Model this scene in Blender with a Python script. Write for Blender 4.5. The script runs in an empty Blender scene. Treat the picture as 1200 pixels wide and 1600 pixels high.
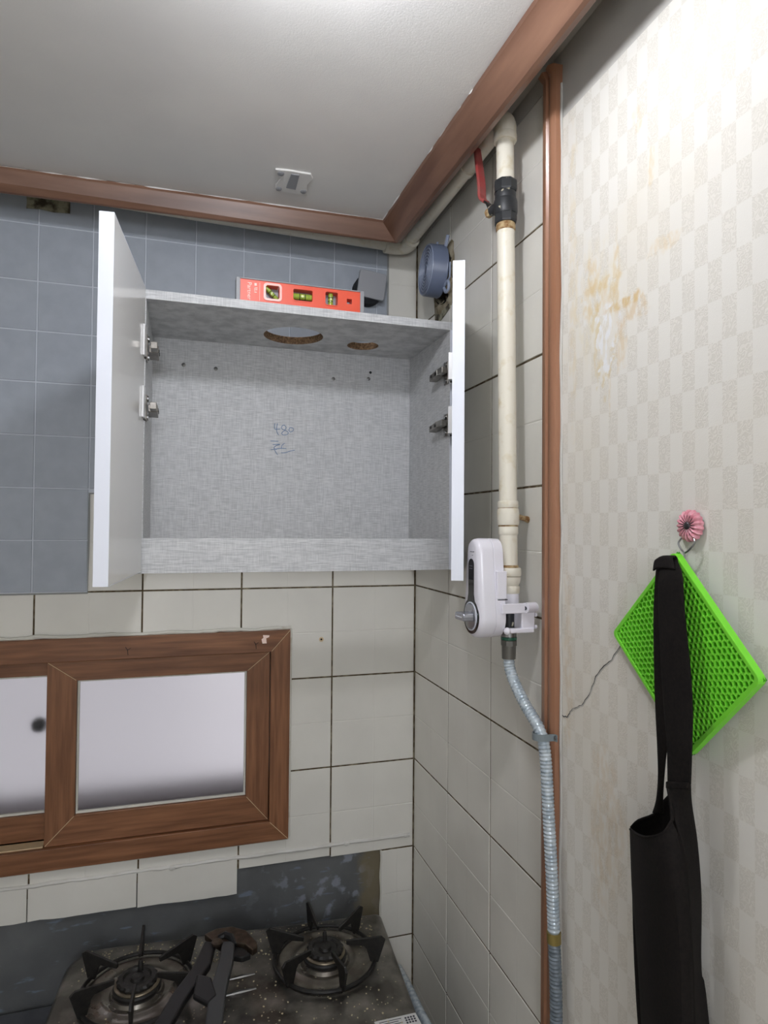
import bpy, bmesh, math, random
from mathutils import Vector, Matrix
random.seed(7)
scene = bpy.context.scene
col = scene.collection
PI = math.pi

# ------------------------------------------------------------------ camera
# world frame: back wall tile face y = 0, right wall tile face x = 0, room at x < 0, y < 0, z up
YAW, PITCH, ROLL, FPX = .298, .0218, .0079, 1011.28
fw = Vector((math.sin(YAW)*math.cos(PITCH), math.cos(YAW)*math.cos(PITCH), math.sin(PITCH)))
rt = fw.cross(Vector((0, 0, 1))).normalized(); upv = rt.cross(fw)
r2 = rt*math.cos(ROLL) + upv*math.sin(ROLL); u2 = -rt*math.sin(ROLL) + upv*math.cos(ROLL)
cam_d = bpy.data.cameras.new('camera'); cam = bpy.data.objects.new('camera', cam_d); col.objects.link(cam)
cam_d.sensor_fit = 'VERTICAL'; cam_d.sensor_height = 24.0; cam_d.lens = FPX/1600*24.0
cam_d.clip_start = .02
mw = Matrix((r2, u2, -fw)).transposed().to_4x4(); mw.translation = Vector((-.5143, -1.4221, .3371))
cam.matrix_world = mw
scene.camera = cam

# ------------------------------------------------------------------ world, exposure
w = bpy.data.worlds.new('world'); scene.world = w; w.use_nodes = True
w.node_tree.nodes['Background'].inputs[0].default_value = (.90, .90, 1.0, 1)
w.node_tree.nodes['Background'].inputs[1].default_value = 3.2
LAMP_POS = (-.400, -.86, .932); LAMP_STRENGTH = 190.0
FILL_POS = (-.62, -2.40, .50); FILL_STRENGTH = 31.0  # added fill globe out of view, lifts the shadows
scene.view_settings.view_transform = 'Standard'
scene.view_settings.look = 'None'
scene.view_settings.exposure = 0.0
scene.view_settings.gamma = 1.0
scene.view_settings.use_curve_mapping = False
scene.cycles.use_denoising = True
scene.cycles.max_bounces = 8
scene.cycles.diffuse_bounces = 5
scene.cycles.use_adaptive_sampling = True
scene.cycles.adaptive_threshold = .025
scene.cycles.caustics_reflective = False
scene.cycles.caustics_refractive = False

# ------------------------------------------------------------------ materials
def lin(c):
    out = []
    for v in c[:3]:
        v = v/255.0
        out.append(v/12.92 if v <= .04045 else ((v+.055)/1.055)**2.4)
    return (*out, 1)
MATS = {}
def M(name, c, rough=.5, metal=0.0, c2=None, vscale=15.0, stretch=(1, 1, 1), lo=.35, hi=.65, bump=0.0, bscale=300.0,
      bstretch=(1, 1, 1), trans=0.0, ior=1.45, spec=.5, rough2=None, alpha=1.0, detail=4.0):
    m = bpy.data.materials.new(name); m.use_nodes = True; MATS[name] = m
    nt = m.node_tree; b = nt.nodes['Principled BSDF']
    b.inputs['Base Color'].default_value = lin(c); b.inputs['Roughness'].default_value = rough
    b.inputs['Metallic'].default_value = metal; b.inputs['Transmission Weight'].default_value = trans
    b.inputs['IOR'].default_value = ior; b.inputs['Specular IOR Level'].default_value = spec
    b.inputs['Alpha'].default_value = alpha
    geo = nt.nodes.new('ShaderNodeNewGeometry')
    def noise(scale, st):
        mp = nt.nodes.new('ShaderNodeVectorMath'); mp.operation = 'MULTIPLY'
        mp.inputs[1].default_value = [scale*s for s in st]
        nt.links.new(geo.outputs['Position'], mp.inputs[0])
        n = nt.nodes.new('ShaderNodeTexNoise'); n.inputs['Scale'].default_value = 1.0; n.inputs['Detail'].default_value = detail
        nt.links.new(mp.outputs[0], n.inputs['Vector']); return n
    if c2 is not None:
        n = noise(vscale, stretch)
        r = nt.nodes.new('ShaderNodeValToRGB'); r.color_ramp.elements[0].position = lo; r.color_ramp.elements[1].position = hi
        r.color_ramp.elements[0].color = lin(c); r.color_ramp.elements[1].color = lin(c2)
        nt.links.new(n.outputs['Fac'], r.inputs['Fac']); nt.links.new(r.outputs['Color'], b.inputs['Base Color'])
        if rough2 is not None:
            mr = nt.nodes.new('ShaderNodeMapRange'); mr.inputs['From Min'].default_value = lo; mr.inputs['From Max'].default_value = hi
            mr.inputs['To Min'].default_value = rough; mr.inputs['To Max'].default_value = rough2
            nt.links.new(n.outputs['Fac'], mr.inputs['Value']); nt.links.new(mr.outputs[0], b.inputs['Roughness'])
    if bump > 0:
        n2 = noise(bscale, bstretch)
        bp = nt.nodes.new('ShaderNodeBump'); bp.inputs['Strength'].default_value = bump; bp.inputs['Distance'].default_value = .001
        nt.links.new(n2.outputs['Fac'], bp.inputs['Height']); nt.links.new(bp.outputs['Normal'], b.inputs['Normal'])
    return m

def node_kit(m):
    nt = m.node_tree
    def new(t, **kw):
        n = nt.nodes.new(t)
        for k, v in kw.items():
            setattr(n, k, v)
        return n
    def val(x, sock):
        if isinstance(x, (int, float)):
            sock.default_value = x
        else:
            nt.links.new(x, sock)
    def mth(op, a, b=0.0, c=None):
        n = new('ShaderNodeMath', operation=op); val(a, n.inputs[0]); val(b, n.inputs[1])
        if c is not None: val(c, n.inputs[2])
        return n.outputs[0]
    def mix(f, a, b):
        n = new('ShaderNodeMix', data_type='RGBA'); val(f, n.inputs['Factor'])
        for x, s in ((a, n.inputs['A']), (b, n.inputs['B'])):
            if isinstance(x, tuple): s.default_value = x
            else: nt.links.new(x, s)
        return n.outputs['Result']
    cache = {}
    def noise(vec, scale, detail=4.0, st=(1, 1, 1)):
        key = (scale, detail, st)
        if key not in cache: cache[key] = noise_new(vec, scale, detail, st)
        return cache[key]
    def noise_new(vec, scale, detail, st):
        mp = new('ShaderNodeVectorMath', operation='MULTIPLY'); mp.inputs[1].default_value = [scale*s for s in st]
        nt.links.new(vec, mp.inputs[0])
        n = new('ShaderNodeTexNoise'); n.inputs['Scale'].default_value = 1.0; n.inputs['Detail'].default_value = detail
        nt.links.new(mp.outputs[0], n.inputs['Vector']); return n.outputs['Fac']
    def ss(x, a, b):
        n = new('ShaderNodeMapRange', interpolation_type='SMOOTHSTEP'); val(x, n.inputs['Value'])
        n.inputs['From Min'].default_value = a; n.inputs['From Max'].default_value = b; return n.outputs[0]
    return nt, new, mth, mix, noise, ss

M('ceiling_paper', (222, 221, 219), .8, c2=(228, 227, 224), vscale=6, bump=.25, bscale=500)
M('plain_paper', (190, 188, 182), .8, c2=(198, 195, 188), vscale=12, bump=.2, bscale=300)
M('beige_tile', (218, 216, 208), .22, c2=(224, 222, 214), vscale=9, bump=.06, bscale=240, spec=.4)
M('grout', (76, 62, 40), .9, c2=(168, 158, 132), vscale=45, lo=.48, hi=.82)
M('cement', (88, 90, 91), .5, c2=(108, 110, 110), vscale=7, bump=.4, bscale=120, lo=.4, hi=.7)
M('blue_tile', (158, 165, 174), .34, c2=(165, 172, 181), vscale=30, bump=.05, bscale=600, spec=.4)
M('blue_joint', (196, 202, 210), .5)
M('sheet_backing', (150, 152, 150), .6)
M('moulding_wood', (100, 71, 56), .36, c2=(136, 103, 84), vscale=30, stretch=(.12, 1, 1), lo=.35, hi=.7, bump=.12, bscale=200, bstretch=(.1, 1, 1))
M('moulding_wood_side', (100, 71, 56), .36, c2=(136, 103, 84), vscale=30, stretch=(1, .12, 1), lo=.35, hi=.7, bump=.12, bscale=200, bstretch=(1, .1, 1))
M('strip_wood', (150, 106, 80), .28, c2=(162, 118, 92), vscale=40, stretch=(1, 1, .06))
M('frame_wood_h', (106, 68, 44), .42, c2=(146, 101, 70), vscale=140, stretch=(.06, 1, 1), lo=.3, hi=.75, bump=.15, bscale=160, bstretch=(.08, 1, 1))
M('frame_wood_v', (106, 68, 44), .42, c2=(146, 101, 70), vscale=140, stretch=(1, 1, .06), lo=.3, hi=.75, bump=.15, bscale=160, bstretch=(1, 1, .08))
M('sealant', (208, 206, 196), .6, c2=(150, 130, 92), vscale=18, lo=.60, hi=.78)
M('white_caulk', (212, 211, 206), .5, c2=(202, 200, 193), vscale=20)
M('mitre_pale', (208, 186, 150), .6)
M('frosted_glass', (243, 243, 244), .42, trans=1.0, ior=1.3, spec=.3)
M('cement_outside', (60, 54, 54), .9)
M('white_edge', (228, 232, 242), .28)
M('door_white', (222, 222, 220), .13, c2=(226, 226, 224), vscale=3)
M('chipboard', (150, 122, 92), .9, c2=(84, 64, 46), vscale=260, lo=.35, hi=.65, bump=.6, bscale=500)
M('hinge_plate', (226, 226, 226), .35, .25)
M('steel', (150, 150, 150), .28, 1.0)
M('nickel', (120, 116, 110), .3, 1.0, c2=(150, 146, 140), vscale=60)
M('dark_steel', (70, 68, 66), .4, .9)
M('cream_paint', (224, 219, 204), .42, c2=(206, 194, 164), vscale=60, lo=.55, hi=.8, bump=.2, bscale=250)
M('rust', (120, 84, 46), .8, c2=(190, 170, 130), vscale=140)
M('valve_black', (40, 42, 44), .45, c2=(190, 184, 160), vscale=70, lo=.63, hi=.68)
M('red_plastic', (160, 66, 64), .4, c2=(150, 82, 78), vscale=60)
M('white_plastic', (228, 226, 234), .22)
M('black_gloss', (16, 17, 22), .08)
M('silver_plastic', (170, 172, 180), .25, .7)
M('black_print', (60, 62, 70), .6)
M('green_paint', (40, 92, 70), .35)
M('grey_metal', (104, 102, 96), .45, .3)
M('hose_film', (196, 206, 212), .2, .15, c2=(158, 172, 182), vscale=120, lo=.4, hi=.65)
M('hose_grey', (120, 130, 138), .35, c2=(88, 98, 106), vscale=120)
M('clip_grey', (122, 132, 136), .45)
M('brass_band', (140, 124, 70), .4, .4)
M('orange_plastic', (232, 92, 66), .38)
M('pink_plastic', (250, 198, 190), .3)
M('grey_plastic', (150, 152, 156), .45)
M('vial_green', (160, 182, 66), .1, c2=(130, 158, 62), vscale=200)
M('vial_bubble', (230, 240, 190), .1)
M('white_print', (250, 226, 214), .5)
M('blue_grey_silicone', (98, 108, 130), .35, alpha=1.0)
M('silicone_line', (140, 150, 170), .35)
M('dark_void', (26, 28, 32), .9)
M('plaster', (160, 152, 132), .9, c2=(120, 108, 84), vscale=60, bump=.8, bscale=160)
M('adhesive', (150, 148, 126), .8, c2=(64, 56, 42), vscale=50, lo=.42, hi=.6, bump=.5, bscale=200)
M('ink_blue', (116, 142, 178), .6)
M('green_rubber', (124, 222, 58), .45)
M('green_rubber_cell', (64, 150, 28), .5)
M('flower_pink', (206, 130, 144), .25, c2=(222, 160, 170), vscale=250)
M('flower_dark', (50, 46, 48), .4)
M('black_cloth', (18, 16, 15), .9, c2=(28, 24, 22), vscale=300, bump=.3, bscale=900, spec=.2)
M('hob_steel', (92, 89, 84), .32, .8, c2=(152, 148, 141), vscale=18, lo=.4, hi=.7, rough2=.5, bump=.1, bscale=90)
M('iron_black', (20, 19, 18), .5, c2=(34, 32, 29), vscale=120, bump=.3, bscale=300)
M('burner_ring', (128, 118, 100), .35, .8)
M('crumb', (190, 180, 150), .8)
M('sticker', (214, 214, 212), .5)
M('tool_steel', (92, 80, 68), .38, .8, c2=(66, 56, 48), vscale=80)
M('tool_black', (16, 16, 17), .45)
M('tool_grey', (62, 63, 64), .5)
M('floor_vinyl', (190, 178, 160), .5, c2=(200, 188, 170), vscale=8)
M('plain_wall', (228, 226, 222), .8, c2=(232, 230, 226), vscale=6)
M('cabinet_body', (196, 192, 186), .5)
M('worktop_dark', (70, 72, 76), .35, c2=(84, 86, 90), vscale=30)

def linen():
    m = M('linen_board', (176, 178, 178), .55)
    nt, new, mth, mix, noise, ss = node_kit(m); b = nt.nodes['Principled BSDF']
    g = new('ShaderNodeNewGeometry').outputs['Position']
    a = noise(g, 900, 2, (.05, .05, 1)); c = noise(g, 900, 2, (1, 1, .05)); d = noise(g, 40, 3)
    s = mth('ADD', mth('MULTIPLY', a, .6), mth('ADD', mth('MULTIPLY', c, .35), mth('MULTIPLY', d, .12)))
    f = ss(s, .38, .68)
    nt.links.new(mix(f, lin((176, 178, 180)), lin((212, 213, 214))), b.inputs['Base Color'])
    return m
linen()

def wallpaper():
    m = M('checked_wallpaper', (226, 220, 206), .75)
    nt, new, mth, mix, noise, ss = node_kit(m); b = nt.nodes['Principled BSDF']
    g = new('ShaderNodeNewGeometry').outputs['Position']
    sp = new('ShaderNodeSeparateXYZ'); nt.links.new(g, sp.inputs[0]); Y, Z = sp.outputs['Y'], sp.outputs['Z']
    cy = mth('FLOOR', mth('DIVIDE', mth('ADD', Y, .7012), .0183)); cz = mth('FLOOR', mth('DIVIDE', mth('SUBTRACT', Z, .3992), .0427))
    chk = mth('ABSOLUTE', mth('MODULO', mth('ADD', cy, cz), 2.0))
    chk = ss(chk, .4, .6)
    # swirling embossed scrolls in the darker cells
    n1 = noise(g, 110, 1.0)
    swirl = ss(mth('ABSOLUTE', mth('SUBTRACT', mth('FRACT', mth('MULTIPLY', n1, 7.0)), .5)), .22, .34)
    dark = mix(swirl, lin((214, 210, 200)), lin((223, 219, 210)))
    base = mix(chk, lin((225, 222, 214)), dark)
    wear = ss(noise(g, 5, 5), .42, .75)
    base = mix(mth('MULTIPLY', wear, .30), base, lin((218, 208, 186)))
    # water stains and the torn white patch beside the brown strip
    def blob(y, z, ry, rz, nsc, amp):
        dy = mth('DIVIDE', mth('SUBTRACT', Y, y), ry); dz = mth('DIVIDE', mth('SUBTRACT', Z, z), rz)
        d = mth('SQRT', mth('ADD', mth('MULTIPLY', dy, dy), mth('MULTIPLY', dz, dz)))
        return mth('ADD', d, mth('MULTIPLY', mth('SUBTRACT', noise(g, nsc, 5), .5), amp))
    def masked(col_, y, z, ry, rz, amt, nsc=38, amp=1.9, e0=.55, e1=1.0):
        nonlocal base
        k = mth('MULTIPLY', mth('SUBTRACT', 1.0, ss(blob(y, z, ry, rz, nsc, amp), e0, e1)), mth('MULTIPLY', amt*.85, ss(noise(g, 75, 5, (1, 1.6, .7)), .33, .62)))
        base = mix(k, base, lin(col_))
    masked((224, 212, 180), -.69, .63, .06, .09, .45, 22, 2.2, .3, 1.2)
    masked((216, 190, 138), -.679, .672, .026, .03, .6)
    masked((226, 226, 224), -.665, .655, .016, .06, .8)
    masked((214, 198, 158), -.708, .585, .026, .078, .8, 55, 1.8, .75, .95)
    masked((229, 229, 228), -.712, .59, .022, .068, 1.3, 55, 1.8, .7, .82)
    masked((226, 226, 226), -.742, .60, .012, .018, 1.1, 60, 1.6, .7, .85)
    masked((206, 178, 120), -.752, .615, .045, .008, .9, 60, 1.3)
    masked((214, 190, 140), -.70, .64, .05, .03, .7, 60, 1.8)
    masked((214, 192, 146), -.735, .65, .008, .07, .7, 60, 1.0)
    masked((208, 178, 126), -.765, .605, .030, .022, .6, 60)
    masked((212, 184, 132), -.745, .565, .014, .04, .55, 60)
    masked((216, 190, 140), -.82, .66, .035, .012, .45, 60)
    masked((208, 184, 138), -.722, .515, .003, .04, .6, 60, .7)
    masked((214, 190, 140), -.80, .76, .006, .03, .5, 60)
    masked((214, 188, 140), -.775, .83, .012, .02, .45, 60)
    masked((216, 198, 158), -.64, .70, .012, .25, .4, 30)
    masked((206, 182, 140), -.63, .16, .012, .16, .35, 30)
    masked((204, 178, 134), -.72, -.05, .05, .12, .35, 14)
    masked((204, 180, 136), -1.0, .02, .06, .10, .3, 14)
    nt.links.new(base, b.inputs['Base Color'])
    bp = new('ShaderNodeBump'); bp.inputs['Strength'].default_value = .35; bp.inputs['Distance'].default_value = .001
    hgt = mth('ADD', mth('MULTIPLY', noise(g, 14, 4), 2.2), mth('ADD', mth('MULTIPLY', mth('MULTIPLY', chk, swirl), .4), mth('MULTIPLY', noise(g, 600, 2), .35)))
    nt.links.new(hgt, bp.inputs['Height']); nt.links.new(bp.outputs['Normal'], b.inputs['Normal'])
wallpaper()

def speckle(name, seed, dens):
    m = MATS[name]; nt, new, mth, mix, noise, ss = node_kit(m); b = nt.nodes['Principled BSDF']
    g = new('ShaderNodeNewGeometry').outputs['Position']
    v = new('ShaderNodeTexVoronoi'); v.inputs['Scale'].default_value = 170; nt.links.new(g, v.inputs['Vector'])
    rnd = new('ShaderNodeSeparateColor'); nt.links.new(v.outputs['Color'], rnd.inputs[0])
    k = mth('MULTIPLY', mth('SUBTRACT', 1.0, ss(v.outputs['Distance'], .16, .30)), ss(mth('ADD', rnd.outputs[0], mth('MULTIPLY', noise(g, 12, 3), .5)), dens, dens+.08))
    src = b.inputs['Base Color'].links[0].from_socket
    nt.links.new(mix(k, src, lin((178, 168, 142))), b.inputs['Base Color'])
    nt.links.new(mth('MULTIPLY', mth('SUBTRACT', 1.0, k), .85), b.inputs['Metallic'])
speckle('hob_steel', 1, 1.12)
M('hob_dish', (134, 130, 122), .26, .9, c2=(104, 98, 90), vscale=30, rough2=.42)

def cement_marks():
    m = MATS['cement']; nt, new, mth, mix, noise, ss = node_kit(m); b = nt.nodes['Principled BSDF']
    g = new('ShaderNodeNewGeometry').outputs['Position']
    src = b.inputs['Base Color'].links[0].from_socket
    sp = new('ShaderNodeSeparateXYZ'); nt.links.new(g, sp.inputs[0])
    right = ss(sp.outputs['X'], -.42, -.22)
    k = mth('MULTIPLY', ss(noise(g, 26, 5), .55, .63), right)
    c1 = mix(mth('MULTIPLY', k, .85), src, lin((140, 146, 156)))
    br = mth('MULTIPLY', ss(mth('ADD', sp.outputs['X'], mth('MULTIPLY', noise(g, 30, 3), .05)), -.115, -.085), .85)
    c2 = mix(br, c1, lin((118, 108, 84)))
    k2 = mth('MULTIPLY', ss(noise(g, 34, 4, (.5, 1, 2)), .62, .70), .5)
    nt.links.new(mix(k2, c2, lin((126, 140, 160))), b.inputs['Base Color'])
cement_marks()

def emit(name, c, s):
    m = bpy.data.materials.new(name); m.use_nodes = True; MATS[name] = m
    b = m.node_tree.nodes['Principled BSDF']; b.inputs['Emission Color'].default_value = lin(c); b.inputs['Emission Strength'].default_value = s
    b.inputs['Base Color'].default_value = lin((240, 240, 240))
emit('lamp_glow', (246, 248, 255), LAMP_STRENGTH)
emit('fill_glow', (242, 246, 255), FILL_STRENGTH)

# ------------------------------------------------------------------ mesh helpers
class MB:
    def __init__(s): s.v = []; s.f = []
    def add(s, vs, fs):
        o = len(s.v); s.v += [tuple(p) for p in vs]; s.f += [tuple(i+o for i in f) for f in fs]; return s
    def box(s, x0, x1, y0, y1, z0, z1, m=None):
        vs = [Vector(p) for p in ((x0,y0,z0),(x1,y0,z0),(x1,y1,z0),(x0,y1,z0),(x0,y0,z1),(x1,y0,z1),(x1,y1,z1),(x0,y1,z1))]
        if m is not None: vs = [m @ p for p in vs]
        return s.add(vs, [(0,3,2,1),(4,5,6,7),(0,1,5,4),(1,2,6,5),(2,3,7,6),(3,0,4,7)])
    def prism(s, poly, fn, h0, h1):
        """poly: 2D points, fn(a, b, h) -> 3D"""
        n = len(poly)
        vs = [fn(a, b, h0) for a, b in poly] + [fn(a, b, h1) for a, b in poly]
        return s.add(vs, [tuple(range(n-1, -1, -1)), tuple(range(n, 2*n))] + [(i, (i+1) % n, n+(i+1) % n, n+i) for i in range(n)])
    def tube(s, pts, rad, n=12, closed=False, caps=True, flat=1.0, flat_dir=None):
        pts = [Vector(p) for p in pts]; k = len(pts)
        rads = rad if isinstance(rad, (list, tuple)) else [rad]*k
        rings = []; prev = None
        for i, p in enumerate(pts):
            a = pts[(i-1) % k] if (closed or i > 0) else p; b = pts[(i+1) % k] if (closed or i < k-1) else p
            t = (b-a).normalized()
            if prev is None:
                ref = Vector((0, 0, 1)) if abs(t.z) < .9 else Vector((1, 0, 0))
                u = t.cross(ref).normalized()
            else:
                u = (prev - t*prev.dot(t)).normalized()
            prev = u; vv = t.cross(u)
            rings.append([p + (u*math.cos(2*PI*j/n) + vv*math.sin(2*PI*j/n))*rads[i] for j in range(n)])
        vs = [q for r in rings for q in r]; fs = []
        m = k if closed else k-1
        for i in range(m):
            i2 = (i+1) % k
            for j in range(n):
                fs.append((i*n+j, i*n+(j+1) % n, i2*n+(j+1) % n, i2*n+j))
        if caps and not closed:
            fs.append(tuple(range(n-1, -1, -1))); fs.append(tuple((k-1)*n+j for j in range(n)))
        return s.add(vs, fs)
    def lathe(s, prof, origin, axis, n=32):
        """prof: (radius, height) list along axis"""
        o = Vector(origin); ax = Vector(axis).normalized()
        ref = Vector((0, 0, 1)) if abs(ax.z) < .9 else Vector((1, 0, 0))
        u = ax.cross(ref).normalized(); v = ax.cross(u)
        vs = []; fs = []
        for r, h in prof:
            for j in range(n):
                a = 2*PI*j/n; vs.append(o + ax*h + (u*math.cos(a)+v*math.sin(a))*max(r, 1e-5))
        for i in range(len(prof)-1):
            for j in range(n):
                fs.append((i*n+j, i*n+(j+1) % n, (i+1)*n+(j+1) % n, (i+1)*n+j))
        return s.add(vs, fs)
    def ball(s, c, r, n=16, sc=(1, 1, 1)):
        c = Vector(c); prof = [(math.sin(PI*i/n), -math.cos(PI*i/n)) for i in range(n+1)]
        t = MB().lathe([(r*a, r*b) for a, b in prof], (0, 0, 0), (0, 0, 1), 2*n)
        return s.add([c + Vector((p[0]*sc[0], p[1]*sc[1], p[2]*sc[2])) for p in t.v], t.f)
    def build(s, name, mat, parent=None, smooth=False, bevel=0.0, seg=2, weld=True, solid=0.0):
        me = bpy.data.meshes.new(name); me.from_pydata(s.v, [], s.f)
        bm = bmesh.new(); bm.from_mesh(me)
        if weld: bmesh.ops.remove_doubles(bm, verts=bm.verts, dist=1e-6)
        bmesh.ops.recalc_face_normals(bm, faces=bm.faces); bm.to_mesh(me); bm.free()
        me.materials.append(MATS[mat])
        o = bpy.data.objects.new(name, me); col.objects.link(o)
        if parent is not None: attach(o, parent)
        if smooth:
            for p in me.polygons: p.use_smooth = True
            try: me.set_sharp_from_angle(angle=math.radians(38))
            except Exception: pass
        if solid:
            md = o.modifiers.new('thickness', 'SOLIDIFY'); md.thickness = solid; md.offset = 0
        if bevel:
            md = o.modifiers.new('soft_edges', 'BEVEL'); md.width = bevel; md.segments = seg; md.limit_method = 'ANGLE'; md.angle_limit = math.radians(40)
            md.harden_normals = False
        return o

def world_of(p):
    loc = Vector(p.location)
    while p.parent is not None:
        p = p.parent; loc = loc + Vector(p.location)
    return loc
def attach(o, parent):
    """parts are modelled in room coordinates; parents are empties or meshes that are only translated"""
    o.parent = parent
    loc = Matrix.Identity(4)
    loc.translation = -world_of_full(parent)
    o.matrix_parent_inverse = loc
def world_of_full(p):
    # location of the parent's own origin in the room
    return Vector(p.get('_org', (0, 0, 0))) if p.type == 'EMPTY' else Vector((0, 0, 0))
def thing(name, label, cat, loc, group=None):
    o = bpy.data.objects.new(name, None); col.objects.link(o); o.location = loc; o['_org'] = tuple(loc)
    o.empty_display_size = .02
    o['label'] = label; o['category'] = cat
    if group: o['group'] = group
    return o
def tag(o, label, cat, group=None):
    o['label'] = label; o['category'] = cat
    if group: o['group'] = group
    return o
def struct(o, label=None, cat=None):
    o['kind'] = 'structure'
    if label: o['label'] = label
    if cat: o['category'] = cat
    return o
def bx(name, mat, parent, x0, x1, y0, y1, z0, z1, bevel=0.0, **k):
    return MB().box(x0, x1, y0, y1, z0, z1).build(name, mat, parent, bevel=bevel, **k)
BACK = lambda a, b, h: (a, -h, b)          # a = x, b = z, h = towards the room
RIGHT = lambda a, b, h: (-h, a, b)         # a = y, b = z
def cells(A, B, fn, front, back, skip=lambda a, b: False, hgt=None, closed_back=True):
    """solid slab made of grid cells, with holes where skip() is true; hgt(a, b) lowers the face"""
    A = sorted(set(round(a, 6) for a in A)); B = sorted(set(round(b, 6) for b in B)); m = MB()
    inc = lambda i, j: 0 <= i < len(A)-1 and 0 <= j < len(B)-1 and not skip((A[i]+A[i+1])/2, (B[j]+B[j+1])/2)
    H = lambda a, b: front + (hgt(a, b) if hgt else 0.0)
    for i in range(len(A)-1):
        for j in range(len(B)-1):
            if not inc(i, j): continue
            a0, a1, b0, b1 = A[i], A[i+1], B[j], B[j+1]
            c = [(a0, b0), (a1, b0), (a1, b1), (a0, b1)]
            m.add([fn(a, b, H(a, b)) for a, b in c], [(0, 1, 2, 3)])
            if closed_back: m.add([fn(a, b, back) for a, b in c], [(3, 2, 1, 0)])
            for (p, q, di, dj) in ((0, 1, 0, -1), (1, 2, 1, 0), (2, 3, 0, 1), (3, 0, -1, 0)):
                if not inc(i+di, j+dj):
                    P, Q = c[p], c[q]
                    m.add([fn(*P, H(*P)), fn(*Q, H(*Q)), fn(*Q, back), fn(*P, back)], [(3, 2, 1, 0)])
    return m
def bez(pts, n=8):
    """Catmull-Rom through points"""
    P = [Vector(p) for p in pts]; out = []
    for i in range(len(P)-1):
        p0 = P[max(i-1, 0)]; p1 = P[i]; p2 = P[i+1]; p3 = P[min(i+2, len(P)-1)]
        for k in range(n):
            t = k/n
            out.append(.5*((2*p1)+(p2-p0)*t+(2*p0-5*p1+4*p2-p3)*t*t+(3*p1-p0-3*p2+p3)*t**3))
    out.append(P[-1]); return out
def rounded(x0, x1, z0, z1, r, n=5):
    out = []
    for cx, cz, a0 in ((x1-r, z0+r, -90), (x1-r, z1-r, 0), (x0+r, z1-r, 90), (x0+r, z0+r, 180)):
        for k in range(n+1):
            a = math.radians(a0+90*k/n); out.append((cx+r*math.cos(a), cz+r*math.sin(a)))
    return out

# ================================================================== THE ROOM
XL, YF, ZF, ZC = -2.3, -3.1, -1.42, .975
WX0, WX1, WZ0, WZ1 = -1.30, -.2912, -.3405, .1100        # window opening
struct(bx('floor', 'floor_vinyl', None, XL-.1, .12, YF-.1, .12, ZF-.05, ZF))
inwin = lambda a, b: WX0 < a < WX1 and WZ0 < b < WZ1
wall_back = struct(cells([XL-.1, WX0, WX1, .0], [ZF, WZ0, WZ1, 1.03], BACK, -.006, -.12, inwin).build('wall_back', 'cement'))
DUCT = (-.21, -.125, .80, .915)                            # y0 y1 z0 z1 of the broken hole round the duct
induct = lambda a, b: DUCT[0] < a < DUCT[1] and DUCT[2] < b < DUCT[3]
wall_right = struct(cells([YF-.1, DUCT[0], DUCT[1], .12], [ZF, DUCT[2], DUCT[3], 1.03], RIGHT, -.006, -.14, induct).build('wall_right', 'cement'))
struct(bx('wall_left', 'plain_wall', None, XL-.1, XL, YF, .0, ZF, 1.03))
struct(bx('wall_front', 'plain_wall', None, XL-.1, .0, YF-.1, YF, ZF, 1.03))
# hung ceiling: a papered board whose edge stands clear of the back and right walls
ce = [(-.1299, -.1452), (-.1191, -.7386), (-.08, YF+.005), (XL+.005, YF+.005), (XL+.005, -.094), (-.8385, -.1299)]
ceiling = struct(MB().prism(ce, lambda a, b, h: (a, b, h), ZC, ZC+.012).build('ceiling', 'ceiling_paper'))
bx('upper_slab', 'plain_paper', ceiling, XL-.1, .14, YF-.1, .12, 1.03, 1.08)
# torn white paper edge where ceiling paper meets the moulding
for ends, nm in ((((-1.3, -.1172), (-.1299, -.1452)), 60), (((-.1299, -.1452), (-.1101, -1.1)), 50)):
    (ax_, ay_), (bx_, by_) = ends
    pts_ = [(ax_+(bx_-ax_)*i/nm+random.uniform(-.0006, .0006), ay_+(by_-ay_)*i/nm+random.uniform(-.0006, .0006), ZC-.0006) for i in range(nm+1)]
    MB().tube(pts_, [.0004+.0016*random.random()**3 for _ in pts_], 6).build('paper_edge', 'ceiling_paper', ceiling)

# mouldings (trim): flat boards sloping from the ceiling edge down towards the wall
def moulding(name, mat, pts_c, pts_l, inward, label):
    """pts_c: ceiling edge ends, pts_l: lower edge ends"""
    (a, b), (c, d) = pts_c, pts_l
    th = Vector(inward)*.010; m = MB()
    A, B = Vector((*a, ZC-.0005)), Vector((*b, ZC-.0005)); C_, D = Vector((*c, .935)), Vector((*d, .935))
    up = Vector((0, 0, .008))
    # face strip with a small rounded lip at both edges
    secA = []; secB = []
    for s, o in ((0, .0), (.10, .0025), (.9, .0025), (1.0, .0)):
        secA.append(A.lerp(C_, s) + Vector(inward)*(-o)*1.0 - Vector((0, 0, o))); secB.append(B.lerp(D, s) + Vector(inward)*(-o) - Vector((0, 0, o)))
    secA += [C_ + th + Vector((0, 0, .004)), A + th + up]; secB += [D + th + Vector((0, 0, .004)), B + th + up]
    n = len(secA)
    m.add(secA+secB, [tuple(range(n)), tuple(range(2*n-1, n-1, -1))] + [(i, n+i, n+(i+1) % n, (i+1) % n) for i in range(n)])
    o = struct(m.build(name, mat), label, 'moulding'); return o
YB = YF+.01
moulding('trim_1', 'moulding_wood', ((XL+.01, -.094), (-.1299, -.1452)), ((XL+.01, -.060), (-.0949, -.1335)), (0, 1, 0), 'brown wood-grain ceiling moulding above the blue tiles')
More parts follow.
